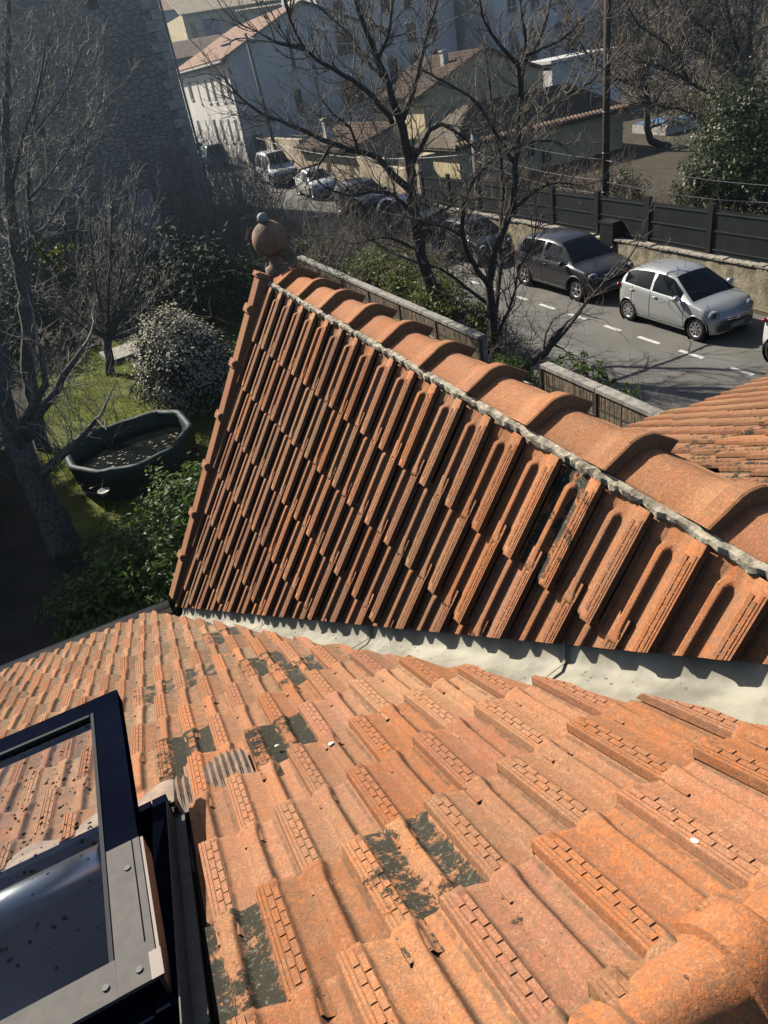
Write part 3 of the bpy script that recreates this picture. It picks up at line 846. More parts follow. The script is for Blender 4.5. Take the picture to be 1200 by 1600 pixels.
cv = MB(); sbar(cv, .012, .0145, .08, SL * .345, .0102, .0112); cv.build('cover_seam', M['black'], sash)
cv = MB(); sbar(cv, -.012, -.0042, -.02, SL * .345, -.055, .006); cv.build('side_cover', M['brownalu'], sash)
cv = MB(); sbar(cv, -.016, .008, -.018, .045, .0105, .016); cv.build('corner_cap', M['brownalu'], sash)
bd = MB(); sbar(bd, .0785, .088, .076, SL - .086, -.012, .004); sbar(bd, .0925, SW - .08, SL - .098, SL - .086, -.012, .003); bd.build('glazing_bead', M['bead'], sash)
for a, t in ((.030, .012), (.095, .012), (.03, SL * .26)):
    s_ = MB(); ct = SP(a, t + .01, .0105); s_.tube([ct, ct + sn_ * .003], .007, 12); s_.build('screw', M['screwhead'], sash)
k = NT('pane_glass')
k.col((.9, .93, .95)); k.set(Roughness=.0, IOR=1.45); k.b.inputs['Transmission Weight'].default_value = 1.0
gls = k.m
def thin_glass():
    k = NT('window_glass'); k.t.nodes.remove(k.b)
    tr = k.n('ShaderNodeBsdfTransparent'); tr.inputs[0].default_value = (.84, .87, .87, 1)
    gl = k.n('ShaderNodeBsdfGlossy'); gl.inputs['Roughness'].default_value = .02; gl.inputs[0].default_value = (.22, .30, .50, 1)
    fr_ = k.n('ShaderNodeFresnel'); fr_.inputs[0].default_value = 1.5
    geo = k.coord()
    ff = k.math('MULTIPLY', fr_.outputs[0], .55, clamp=True)
    ms = k.n('ShaderNodeMixShader'); k.t.links.new(ff, ms.inputs[0]); k.t.links.new(tr.outputs[0], ms.inputs[1]); k.t.links.new(gl.outputs[0], ms.inputs[2])
    k.t.links.new(ms.outputs[0], k.t.nodes['Material Output'].inputs[0]); return k.m
pn = MB(); pn.add([SP(.090, .070, -.008), SP(.090, SL - .088, -.008), SP(SW - .080, SL - .088, -.008), SP(SW - .080, .070, -.008)], [(0, 1, 2, 3)]); pane = pn.build('pane', thin_glass(), sash)
dt_ = MB()                                              # specks of dirt on the pane
for _ in range(420):
    a, t = .10 + rng.random() * (SW - .2), SL * .40 + rng.betavariate(1.4, 1.8) * SL * .5
    if rng.random() < .25: t = .1 + rng.random() * (SL - .2)
    s = rng.uniform(.0016, .0052) * (1 if rng.random() < .8 else 1.5); c = SP(a, t, -.0055); n = 5
    a0 = rng.random() * 6
    dt_.add([c + (sx * math.cos(a0 + 2 * PI * q / n) + sy * math.sin(a0 + 2 * PI * q / n)) * s * rng.uniform(.6, 1.2) for q in range(n)], [tuple(range(n))])
dt_.build('dirt_specks', M['black'], sash, kind='stuff')

# ------------------------------------------------------------------ plants
def catmull(pts, rads, step):
    P = [Vector(p) for p in pts]; out, rr = [], []
    for i in range(len(P) - 1):
        p0, p1, p2, p3 = P[max(i - 1, 0)], P[i], P[i + 1], P[min(i + 2, len(P) - 1)]
        n = max(1, int((p2 - p1).length / step))
        for k in range(n):
            t = k / n; t2, t3 = t * t, t * t * t
            out.append(.5 * ((2 * p1) + (p2 - p0) * t + (2 * p0 - 5 * p1 + 4 * p2 - p3) * t2 + (3 * p1 - p0 - 3 * p2 + p3) * t3))
            rr.append(rads[i] + (rads[i + 1] - rads[i]) * t)
    out.append(P[-1]); rr.append(rads[-1]); return out, rr
def wander(p, d, L, r0, r1, n, r, curl=.25, lift=.12):
    pts, rs = [p.copy()], [r0]; d = d.normalized()
    for i in range(1, n + 1):
        d = (d + Vector((r.gauss(0, curl), r.gauss(0, curl), r.gauss(0, curl) + lift))).normalized()
        pts.append(pts[-1] + d * (L / n)); rs.append(r0 + (r1 - r0) * i / n)
    return pts, rs
def side(d, r, spread):
    a = d.orthogonal().normalized(); b = d.cross(a); t = r.random() * 2 * PI
    return (d * math.cos(spread) + (a * math.cos(t) + b * math.sin(t)) * math.sin(spread)).normalized()
def bare_tree(name, label, base, limbs, mats, seed, twig_n=(7, 6), lens=(1.3, .5), rt=(.016, .006), group=None, droop=.12, up=.10, cat='tree', n0=8, maxr=.09, dens=1.0):
    """limbs: list of (points, radii); the first is the trunk. Sub-branches and twigs are grown along them."""
    r = random.Random(seed); t = thing(name, label, cat, base, 0, group)
    twigs = MB(); br2 = []
    for li, (pts, rads) in enumerate(limbs):
        p, q = catmull(pts, rads, .22)
        for i in range(1, len(p) - 1):
            j = min(.035, q[i] * .4); p[i] = p[i] + Vector((r.uniform(-j, j), r.uniform(-j, j), r.uniform(-j, j)))
        b = MB(); b.tube(p, q, n0 if q[0] > .05 else 6)
        b.build('trunk' if li == 0 else 'branch', mats[0], t)
        # twigs along the limb
        acc = 0.0
        for i in range(1, len(p)):
            seg = (p[i] - p[i - 1]); acc += seg.length * dens
            f = i / len(p)
            if q[i] > maxr or (li == 0 and f < .35): acc = 0; continue
            while acc > 1.0 / twig_n[0]:
                acc -= 1.0 / twig_n[0]
                d = side(seg.normalized(), r, r.uniform(.5, 1.15)); d.z += up
                L = lens[0] * r.uniform(.35, 1.15) * (1.15 - .5 * f)
                pp_, rr_ = wander(p[i], d, L, min(rt[0], q[i] * .7), rt[1] * .8, 5, r, .20, droop)
                br2.append((pp_, rr_))
        if q[-1] < .05:
            pp_, rr_ = wander(p[-1], (p[-1] - p[-3]), lens[0], q[-1], rt[1], 5, r, .2, droop); br2.append((pp_, rr_))
    for pp_, rr_ in br2:
        twigs.tube(pp_, rr_, 4, caps=False)
        L = sum((pp_[i + 1] - pp_[i]).length for i in range(len(pp_) - 1))
        for k in range(max(1, int(L * twig_n[1]))):
            i = r.randrange(1, len(pp_)); d = side((pp_[i] - pp_[i - 1]).normalized(), r, r.uniform(.4, 1.0)); d.z += up * .6
            p3, r3 = wander(pp_[i], d, lens[1] * r.uniform(.3, 1.1), rt[1] * .85, rt[1] * .35, 3, r, .25, droop)
            twigs.tube(p3, r3, 3, caps=False)
    if twigs.v: twigs.build('twigs', mats[1], t, kind='stuff')
    return t
nprng = np.random.default_rng(5)
def leaf_mesh(P, N, size, aspect=.45, fold=.25):
    """one bent diamond (two quads' worth of triangles) per leaf"""
    n = len(P); a = nprng.normal(size=(n, 3)); a -= N * (a * N).sum(1, keepdims=True); a /= np.linalg.norm(a, axis=1, keepdims=True) + 1e-9
    b = np.cross(N, a); s = size[:, None]
    V = np.stack([P - a * s, P + b * s * aspect - N * s * fold * .4, P + a * s - N * s * fold, P - b * s * aspect - N * s * fold * .4], 1).reshape(-1, 3)
    F = np.arange(4 * n).reshape(n, 4); return V, F
def unit(n):
    v = nprng.normal(size=(n, 3)); return v / np.linalg.norm(v, axis=1, keepdims=True)
def blob_leaves(blobs, n, size, shell=.55, tilt=.7, upb=.5):
    """leaves through a set of ellipsoids (centre, radii), most of them near the skin, clumped"""
    W = np.array([b[1][0] * b[1][1] + b[1][1] * b[1][2] + b[1][0] * b[1][2] for b in blobs]); W = W / W.sum()
    Ps, Ns = [], []
    for (c, rad), w in zip(blobs, W):
        m = int(n * w); nc = max(6, m // 22)
        cu = unit(nc); cr_ = nprng.uniform(shell, 1.08, (nc, 1))
        lump = 1 + .10 * np.sin(cu[:, :1] * 9 + cu[:, 2:] * 7) + .08 * np.sin(cu[:, 1:2] * 13)
        cc = cu * cr_ * lump; pick = nprng.integers(0, nc, m)
        off = nprng.normal(size=(m, 3)) * .11
        q = cc[pick] + off; P = np.array(c) + q * np.array(rad)
        N = q / np.array(rad); N /= np.linalg.norm(N, axis=1, keepdims=True) + 1e-9
        N = N + nprng.normal(size=(m, 3)) * tilt; N[:, 2] += upb; N /= np.linalg.norm(N, axis=1, keepdims=True) + 1e-9
        Ps.append(P); Ns.append(N)
    P, N = np.concatenate(Ps), np.concatenate(Ns)
    keep = P[:, 2] > .02; P, N = P[keep], N[keep]
    return P, N, nprng.uniform(.6, 1.25, len(P)) * size
def shrub(name, label, base, blobs, n, size, leaf, cat='shrub', group=None, stems=6, bark='bark', core=True, aspect=.45, part='foliage', **kw):
    t = thing(name, label, cat, base, 0, group)
    P, N, s = blob_leaves(blobs, n, size, **kw)
    V, F = leaf_mesh(P, N, s, aspect)
    link(part, np_mesh(part, V, F, M[leaf], base), t, kind='stuff')
    r = random.Random(int(abs(base[0]) * 100) + 3); b = MB()
    for i in range(stems):
        c, rad = blobs[i % len(blobs)]; e = Vector(c) + Vector((r.uniform(-.5, .5) * rad[0], r.uniform(-.5, .5) * rad[1], r.uniform(0, .6) * rad[2]))
        s0 = Vector(base) + Vector((r.uniform(-.2, .2), r.uniform(-.2, .2), -.03))
        p, q = catmull([s0, s0.lerp(e, .5) + Vector((r.uniform(-.1, .1), r.uniform(-.1, .1), .1)), e], [.035, .025, .012], .3); b.tube(p, q, 5)
    b.build('stems', M[bark], t, kind='stuff')
    return t
def thicket(name, label, base, pts, mat, seed, h=(1.2, 2.6), n=60, lean=.35, r0=.012, cat='shrub', group=None, sub=5, spread=.5, curl=.14):
    """many bare upright stems with side twigs; pts are root positions"""
    r = random.Random(seed); t = thing(name, label, cat, base, 0, group); b = MB()
    for i in range(n):
        p = Vector(pts[i % len(pts)]) + Vector((r.gauss(0, spread), r.gauss(0, spread), 0)); p.z = gnd(p.x, p.y) - .03
        d = Vector((r.gauss(0, lean), r.gauss(0, lean), 1)); L = r.uniform(*h)
        pp_, rr_ = wander(p, d, L, r0 * r.uniform(.7, 1.3), r0 * .3, 6, r, curl, .05); b.tube(pp_, rr_, 4, caps=False)
        for k in range(sub):
            j = r.randrange(2, 7); dd = side((pp_[j] - pp_[j - 1]).normalized(), r, r.uniform(.4, 1.0))
            p3, r3 = wander(pp_[j], dd, L * r.uniform(.12, .35), r0 * .45, r0 * .2, 3, r, .25, .08); b.tube(p3, r3, 3, caps=False)
    b.build('stems', M[mat], t, kind='stuff')
    return t

# ------------------------------------------------------------------ garden on the left
# lawn grass
gp_, gn_ = [], []
n = 26000
P = np.stack([nprng.uniform(-2.0, 5.5, n), nprng.uniform(13.2, 27.2, n), np.full(n, -.02)], 1)
wob_ = np.sin(P[:, 0] * 1.7 + P[:, 1]) + np.sin(P[:, 0] * .9 - P[:, 1] * 1.3)
P = P[wob_ > -.9]; n = len(P)
a = nprng.uniform(0, 2 * PI, n); w = .012; hgt = nprng.uniform(.05, .15, n); ln = nprng.normal(size=(n, 2)) * .05
A_ = np.stack([np.cos(a) * w, np.sin(a) * w, np.zeros(n)], 1)
V = np.stack([P - A_, P + A_, P + np.stack([ln[:, 0], ln[:, 1], hgt], 1)], 1).reshape(-1, 3)
link('grass', np_mesh('grass', V, np.arange(3 * n).reshape(n, 3), M['grass']), label='short green lawn grass around the pool and bush', cat='grass', kind='stuff')

bc = on_gz(305, 655); bc = Vector((bc.x + .22, bc.y + .75, 0))
bush = shrub('viburnum_bush', 'round bush covered in pale flower heads between the lawn and the tiled gable', bc,
             [((bc.x + .05, bc.y, 1.08), (1.12, 1.12, 1.12)), ((bc.x - .05, bc.y + .2, 1.5), (.85, .85, .85)), ((bc.x + .35, bc.y - .2, .9), (.85, .85, .85))], 15000, .055, 'viburnum', stems=8, shell=.72, upb=.3)
Pf, Nf, sf = blob_leaves([((bc.x + .05, bc.y, 1.12), (1.16, 1.16, 1.16)), ((bc.x - .05, bc.y + .2, 1.55), (.88, .88, .88))], 13000, .034, shell=.98, tilt=.5, upb=.5)
V, F = leaf_mesh(Pf, Nf, sf, .8)
link('flower_heads', np_mesh('flower_heads', V, F, M['flower'], bc), bush, kind='stuff')

# above-ground pool
PZ = .78
rim = [on_z(x, y, PZ) for x, y in ((96, 706), (140, 676), (196, 655), (248, 640), (282, 641), (300, 662), (272, 700), (215, 728), (150, 738), (108, 730))]
pc_ = sum(rim, Vector()) / len(rim)
pool = thing('garden_pool', 'teal tarpaulin garden pool with dark water and leaf litter', 'pool', (pc_.x, pc_.y, 0))
b = MB(); n = len(rim)
inn = [pc_ + (p - pc_) * .90 for p in rim]
low = [Vector((p.x, p.y, 0)) + (Vector((pc_.x, pc_.y, 0)) - Vector((p.x, p.y, 0))) * .06 for p in rim]
b.add(low + [Vector((p.x, p.y, PZ - .10)) for p in rim], [(i, (i + 1) % n, n + (i + 1) % n, n + i) for i in range(n)]); b.build('pool_side', M['poolside'], pool)
b = MB(); r_ = random.Random(4)
ring = []
for i in range(n):
    for k in range(6):
        ring.append((rim[i].lerp(rim[(i + 1) % n], k / 6), inn[i].lerp(inn[(i + 1) % n], k / 6)))
m_ = len(ring)
for po, pi_ in ring:
    j = r_.uniform(-.012, .012)
    b.v += [(po.x, po.y, PZ - .12 + j), (po.x + (po - pi_).x * .12, po.y + (po - pi_).y * .12, PZ - .03 + j), tuple(po.lerp(pi_, .4) + Vector((0, 0, .03 + j))), tuple(pi_ + Vector((0, 0, -.03 + j))), (pi_.x, pi_.y, .35)]
for i in range(m_):
    for j in range(4):
        q = ((i + 1) % m_) * 5; b.f.append((i * 5 + j, q + j, q + j + 1, i * 5 + j + 1)); b.m.append(0); b.sm.append(True)
b.build('pool_tarp', M['tarp'], pool)
b = MB(); b.add([Vector((p.x, p.y, .46)) for p in inn], [tuple(range(n))]); b.build('pool_water', M['water'], pool)
b = MB()
for _ in range(160):
    q = pc_ + Vector((r_.uniform(-1.3, 1.3), r_.uniform(-1.4, .3), 0)); q.z = .466
    s_ = r_.uniform(.01, .05); a0 = r_.random() * 6
    b.add([q + Vector((math.cos(a0 + t * PI / 2) * s_, math.sin(a0 + t * PI / 2) * s_ * .5, r_.uniform(0, .01))) for t in range(4)], [(0, 1, 2, 3)])
b.build('leaf_litter', M['debris'], pool, kind='stuff')
bx_ = on_gz(245, 757)
t = thing('garden_crate', 'grey flat crate leaning at the foot of the teal pool', 'crate', (bx_.x, bx_.y, 0), RAD(20))
b = MB(); b.box((-.36, -.2, 0), (.36, .2, .30)); b.box((-.38, -.22, .302), (.38, .22, .34)); link('crate_body', b.mesh('crate_body', M['greybox']), t)
sb_ = on_gz(190, 556)
t = thing('stone_slab', 'pale flat stone slab lit by sun at the end of the lawn', 'slab', (sb_.x, sb_.y, 0), RAD(8))
b = MB(); b.box((-.55, -.75, -.02), (.75, .65, .16)); link('slab_top', b.mesh('slab_top', M['concrete']), t)
st = on_gz(175, 797)
t = thing('watering_bowl', 'small white bowl on legs beside the pool', 'bowl', (st.x, st.y, 0))
b = MB(); b.lathe([(.0, .42), (.09, .43), (.13, .48), (.12, .47), (.0, .44)], (0, 0, 0), 14); link('bowl', b.mesh('bowl', M['trim']), t)
b = MB(); [b.tube([(.05 * math.cos(a), .05 * math.sin(a), .43), (.16 * math.cos(a), .16 * math.sin(a), 0)], .008, 5) for a in (0, 2.1, 4.2)]; link('legs', b.mesh('legs', M['black']), t)

# laurel at the foot of the house
c0 = on_gz(215, 930)
shrub('laurel_shrub', 'dense glossy green laurel right below the tiled eave', (c0.x, c0.y, 0),
      [((c0.x + .5, c0.y - .2, .65), (1.15, 1.0, .72)), ((c0.x + 1.35, c0.y + .75, .75), (.9, .9, .8)), ((c0.x - .5, c0.y - .6, .4), (.8, .7, .5)), ((c0.x + .5, c0.y - 1.0, .5), (.9, .7, .6)), ((c0.x + 1.2, c0.y + 1.7, .35), (.7, .6, .4))],
      17000, .07, 'laurel', stems=9, shell=.5, aspect=.36, upb=1.0)
c1 = on_gz(255, 805)

def pxl(v, *pts):                                        # a traced limb standing at distance v (per-point offsets allowed)
    return [on_v(p[0], p[1], v + (p[2] if len(p) > 2 else 0)) for p in pts]
def rads(a, b, n): return [a + (b - a) * (i / (n - 1)) ** .8 for i in range(n)]
def limb(v, a, b, *pts):
    p = pxl(v, *pts); return (p, rads(a, b, len(p)))
G = ('barkgrey', 'twiggrey'); D = ('bark', 'twig')
MG = (M['barkgrey'], M['twiggrey']); MD = (M['bark'], M['twig'])
# big old trunk at lower left
v = 13.6
bs_ = on_v(112, 880, v)
bare_tree('old_garden_tree', 'thick leaning trunk with tangled bare crown left of the pool', (bs_.x, bs_.y, 0), [
    ([Vector((bs_.x, bs_.y, -.1))] + pxl(v, (100, 850), (75, 790), (50, 740), (32, 690)), [.36, .32, .27, .23, .18]),
    limb(v, .20, .10, (45, 725), (20, 690, .3), (8, 640, .5), (0, 560, .6), (-10, 470, .7)),
    limb(v, .15, .03, (34, 690), (52, 655, .2), (85, 610, .4), (110, 570, .5), (128, 545, .6)),
    limb(v, .11, .03, (60, 745), (95, 715, -.5), (130, 680, -.6), (150, 655, -.8)),
    limb(v, .12, .03, (30, 690), (45, 640, -.2), (70, 600, -.4), (60, 540, -.4)),
    limb(v, .10, .02, (38, 705), (10, 660, -.6), (-20, 600, -.9))],
    MG, 11, twig_n=(7, 6), lens=(1.0, .42), rt=(.016, .006), maxr=.13)
v = 20.5
bs_ = on_gz(66, 700)
bare_tree('grey_bare_tree', 'tall pale grey bare tree rising at the left edge before the stone tower', (bs_.x, bs_.y, 0), [
    ([Vector((bs_.x, bs_.y, -.1))] + pxl(bs_.y, (48, 600), (42, 500), (34, 430), (22, 370), (14, 280), (10, 180), (12, 60), (14, -60)), [.17, .165, .155, .14, .125, .10, .075, .05, .02]),
    limb(bs_.y, .075, .018, (38, 440), (50, 380, .4), (44, 300, .8), (52, 200, 1.2), (70, 110, 1.4), (80, 20, 1.6)),
    limb(bs_.y, .055, .014, (26, 390), (75, 350, .8), (105, 300, 1.2), (130, 255, 1.4), (135, 215, 1.5)),
    limb(bs_.y, .055, .014, (16, 300), (35, 220, -.8), (60, 140, -1.2), (72, 60, -1.4)),
    limb(bs_.y, .05, .014, (24, 385), (-5, 330, .5), (-30, 250, .6)),
    limb(bs_.y, .04, .012, (46, 310), (80, 270, .8), (120, 215, 1.4), (160, 160, 1.6)),
    limb(bs_.y, .04, .012, (12, 230), (-10, 150, .5), (-20, 60, .5)),
    limb(bs_.y, .034, .011, (50, 210), (90, 160, .5), (125, 90, .8), (128, 30, 1.0))],
    MG, 12, twig_n=(9, 7), lens=(1.35, .6), rt=(.014, .0075), maxr=.16)
bs_ = on_gz(172, 585)
v = bs_.y
bare_tree('vase_shaped_tree', 'pollarded bare tree with a fan of thin stems beside the pale slab', (bs_.x, bs_.y, 0), [
    ([Vector((bs_.x, bs_.y, -.1))] + pxl(v, (170, 560), (168, 530)), [.15, .13, .14])] +
    [limb(v, .06, .018, (168, 530), ((168 + x1) / 2 + dx, (530 + y1) / 2, o * .6), (x1, y1, o)) for x1, y1, dx, o in
     ((165, 330, 0, 0), (150, 370, -4, .8), (178, 300, -2, -.6), (205, 340, 6, .6), (230, 400, 10, -.6), (255, 440, 12, .4), (270, 500, 14, -.4), (120, 420, -8, .6), (95, 455, -8, -.7), (70, 470, -6, .8), (192, 380, 4, 1.0), (140, 330, -6, -1.0), (215, 290, 6, .2), (290, 470, 20, .9), (240, 330, 10, -1.0))],
    MG, 13, twig_n=(9, 7), lens=(.95, .5), rt=(.014, .0075), maxr=.10)
bs_ = on_gz(110, 640)
thicket('tangled_undergrowth', 'tangle of grey bare suckers under the leaning tree at far left', (bs_.x, bs_.y, 0), [on_gz(x, y) for x, y in ((40, 690), (70, 640), (110, 660), (140, 690), (20, 740), (90, 600), (160, 700))], 'twiggrey', 21, h=(.8, 2.4), n=110, lean=.5, spread=.7)
# dark evergreens filling the back of the garden in front of the tower
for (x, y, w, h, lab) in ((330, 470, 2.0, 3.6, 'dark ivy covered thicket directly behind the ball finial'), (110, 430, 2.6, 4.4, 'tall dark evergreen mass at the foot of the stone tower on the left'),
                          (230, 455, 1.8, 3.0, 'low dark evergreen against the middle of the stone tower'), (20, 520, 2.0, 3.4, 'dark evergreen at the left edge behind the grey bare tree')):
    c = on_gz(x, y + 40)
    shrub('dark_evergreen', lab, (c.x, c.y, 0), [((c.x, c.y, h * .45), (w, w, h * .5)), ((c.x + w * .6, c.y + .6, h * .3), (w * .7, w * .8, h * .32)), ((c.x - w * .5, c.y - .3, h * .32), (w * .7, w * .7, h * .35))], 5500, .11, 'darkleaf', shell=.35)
c = on_v(62, 385, 19.6)
tip = shrub('ivy_clump', 'small clump of yellow green ivy hanging in the grey bare tree', tuple(c - Vector((0, 0, .4))), [(tuple(c), (.28, .3, .35)), (tuple(c + Vector((.35, .2, -.35))), (.35, .3, .3))], 500, .06, 'ivy', cat='ivy', stems=2)
# tall unseen conifers added beyond the left edge to shade the garden corner
for k, (u, v, h) in enumerate(((-5.6, 19.6, 9.2), (-5.5, 15.6, 8.0), (-6.0, 23.6, 10.5))):
    t = thing('conifer', ['dark conifer beyond the left edge of the garden, middle one', 'dark conifer beyond the left edge of the garden, nearest the house', 'dark conifer beyond the left edge of the garden, tallest at the back'][k], 'tree', (u, v, 0))
    P, N, s_ = blob_leaves([((u, v, h * (.12 + .2 * q)), (2.1 - .25 * q, 2.1 - .25 * q, h * .16)) for q in range(5)], 16000, .27, shell=.25)
    V, F = leaf_mesh(P, N, s_, .4); link('crown', np_mesh('crown', V, F, M['darkleaf'], (u, v, 0)), t, kind='stuff')
    b = MB(); b.tube([(u, v, -.1), (u, v, h * .85)], [.2, .04], 8); b.build('trunk', M['bark'], t)

# ------------------------------------------------------------------ garden fence on the street side
FU = 7.62
def fence_run(v0, v1, label, n_cop):
    t = thing('garden_fence', label, 'fence', (FU, (v0 + v1) / 2, 0), 0, 'reed screened garden fences along the street')
    top = 1.66
    b = MB(); b.box((FU + .03, v0, 0), (FU + .15, v1, top - .02)); b.build('wall', M['concrete'], t)
    st = (v1 - v0) / n_cop
    for k in range(n_cop):
        b = MB(); b.obox((FU - .06, v0 + k * st + .012, top + rnd.uniform(-.006, .006)), (.20, 0, rnd.uniform(-.01, .01)), (0, st - .024, 0), (0, 0, .07)); b.build('coping_stone', M['concrete'], t)
    npo = max(2, int((v1 - v0) / 1.75))
    for k in range(npo + 1):
        vv = v0 + (v1 - v0) * k / npo
        b = MB(); b.box((FU - .055, vv - .035, 0), (FU + .028, vv + .035, top - .03)); b.build('post', M['woodpost'], t)
    b = MB(); y = v0
    while y < v1 - .03:
        w = rnd.uniform(.022, .034); o = rnd.uniform(-.006, .006)
        b.box((FU - .028 + o, y, .05), (FU - .006 + o, y + w, top - .05 + rnd.uniform(-.02, .02))); y += w + .004
    b.build('reeds', M['reed'], t, kind='stuff')
    b = MB(); b.box((FU - .036, v0, top - .32), (FU - .029, v1, top - .29)); b.build('wire_band', M['woodpost'], t)
fence_run(12.95, 24.6, 'long reed screened garden fence with pale coping ending at the big bare tree', 9)
fence_run(7.6, 10.75, 'short reed screened fence with pale coping between gable ridge and road', 2)

# ------------------------------------------------------------------ trees along the street
v = 17.0
bs_ = Vector((8.55, 17.0, 0))
bare_tree('street_tree', 'large dark bare tree with wide forked limbs rising in the middle behind the fence', tuple(bs_), [
    ([Vector((8.75, 17.0, -.1))] + pxl(v, (693, 525), (683, 480), (672, 440), (656, 395), (648, 350), (642, 310), (644, 290), (635, 225), (620, 180), (608, 135), (593, 99), (575, 54), (560, 15), (545, -40)),
        [.20, .18, .17, .16, .155, .15, .145, .13, .115, .10, .085, .075, .06, .045, .03]),
    limb(v, .085, .02, (629, 185), (638, 165, .2), (645, 144, .4), (656, 99, .6), (665, 60, .7), (677, 24, .8), (688, -20, .9)),
    limb(v, .09, .02, (640, 262), (656, 231, -.2), (671, 204, -.3), (692, 195, -.5), (722, 214, -.8), (745, 235, -1.2)),
    limb(v, .095, .02, (644, 300), (614, 272, .2), (590, 246, .4), (560, 237, .6), (518, 224, .8), (470, 203, 1.2), (437, 189, 1.5), (411, 179, 1.8), (389, 163, 2), (371, 147, 2.2), (347, 118, 2.5)),
    limb(v, .07, .02, (612, 190), (602, 174, -.4), (572, 141, -.8), (536, 117, -1), (501, 96, -1.2), (475, 75, -1.4), (453, 29, -1.5), (440, -15, -1.6)),
    limb(v, .05, .015, (475, 76, -1.4), (430, 66, -1.3), (404, 50, -1.2)),
    limb(v, .06, .018, (648, 340), (615, 305, -.6), (580, 300, -.9), (540, 305, -1.2), (505, 290, -1.4)),
    limb(v, .05, .015, (600, 118), (580, 105, .5), (552, 62, .9), (520, 30, 1.2), (490, 5, 1.4)),
    limb(v, .05, .015, (590, 95), (606, 60, -.5), (612, 20, -.7), (618, -20, -.8)),
    limb(v, .05, .015, (650, 360), (672, 340, -.6), (700, 325, -.9), (725, 300, -1.1)),
    limb(v, .04, .012, (518, 224, .8), (500, 255, .7), (470, 265, .6), (440, 300, .5)),
    limb(v, .04, .012, (560, 237, .6), (548, 200, .4), (520, 178, .2), (500, 150, 0)),
    limb(v, .045, .012, (656, 395), (632, 380, -.7), (600, 372, -1), (560, 380, -1.3))],
    MD, 31, twig_n=(9, 9), lens=(1.3, .6), rt=(.018, .0085), maxr=.12)
v = 14.9
bare_tree('multi_stem_tree', 'bare many stemmed tree in front of the road right of the big one', (9.0, v, 0), [
    ([Vector((9.05, v, -.1))] + pxl(v, (776, 560), (772, 520), (768, 480), (764, 440), (770, 400), (785, 360), (800, 320), (806, 240), (812, 180), (815, 120), (821, 69), (816, 30), (812, -20)), [.12, .115, .11, .105, .10, .085, .08, .075, .065, .06, .05, .04, .03, .02]),
    limb(v, .06, .015, (813, 110), (845, 55, .3), (858, 10, .5), (865, -20, .6)),
    limb(v, .06, .015, (812, 150), (809, 105, -.3), (779, 69, -.5), (757, 30, -.7), (747, -10, -.8)),
    limb(v, .075, .02, (772, 500), (782, 430, .6), (782, 360, .9), (786, 300, 1.1), (782, 250, 1.3), (770, 190, 1.4), (765, 130, 1.5), (757, 80, 1.6)),
    limb(v, .07, .018, (766, 450), (745, 420, -.5), (725, 380, -.8), (722, 340, -1), (730, 300, -1.1), (755, 264, -1.2), (800, 232, -1.0), (850, 220, -.8), (880, 225, -.6)),
    limb(v, .05, .015, (808, 230), (840, 180, .5), (880, 150, .8), (920, 130, 1.0), (950, 100, 1.2)),
    limb(v, .05, .015, (806, 260), (770, 200, .2), (745, 160, .4), (700, 130, .6), (660, 110, .8)),
    limb(v, .045, .014, (800, 330), (835, 300, -.5), (870, 285, -.8), (905, 290, -1)),
    limb(v, .045, .014, (778, 520), (800, 470, -.5), (812, 420, -.7), (832, 380, -.9), (838, 340, -1)),
    limb(v, .04, .012, (815, 90), (880, 60, -.4), (920, 20, -.6)),
    limb(v, .05, .015, (770, 480), (735, 455, .5), (690, 420, .8), (650, 410, 1.0), (615, 395, 1.2)),
    limb(v, .035, .012, (724, 370), (695, 355, -1), (650, 345, -1.2))],
    MD, 32, twig_n=(9.5, 9), lens=(1.15, .5), rt=(.014, .0065), maxr=.10)
v = 13.2
bare_tree('broken_tree', 'snapped dark trunk leaning to the right over the road with thin shoots', (8.9, v, 0), [
    ([Vector((8.75, v, -.1))] + pxl(v, (798, 600), (822, 575), (850, 550), (868, 525), (880, 512)), [.11, .11, .105, .10, .085, .03]),
    limb(v, .055, .008, (862, 540), (885, 515, .2), (910, 482, .5), (945, 440, .9), (985, 400, 1.3), (1005, 360, 1.5), (1020, 310, 1.8)),
    limb(v, .025, .006, (850, 548), (853, 520, -.2), (865, 498, -.3), (885, 488, -.4)),
    limb(v, .028, .008, (868, 540), (880, 545, -.3), (884, 550, -.4)),
    limb(v, .022, .006, (832, 565), (860, 565, -.4), (880, 562, -.6), (902, 562, -.8)),
    limb(v, .018, .005, (905, 488, .4), (930, 497, .4), (942, 499, .4)),
    limb(v, .018, .005, (945, 440, .9), (975, 425, .6), (1010, 408, .4))],
    MD, 33, twig_n=(6, 6), lens=(.8, .38), rt=(.011, .005), maxr=.08, up=.0, droop=.04)
v = 26.0
bs_ = Vector((29.3, v, 0))
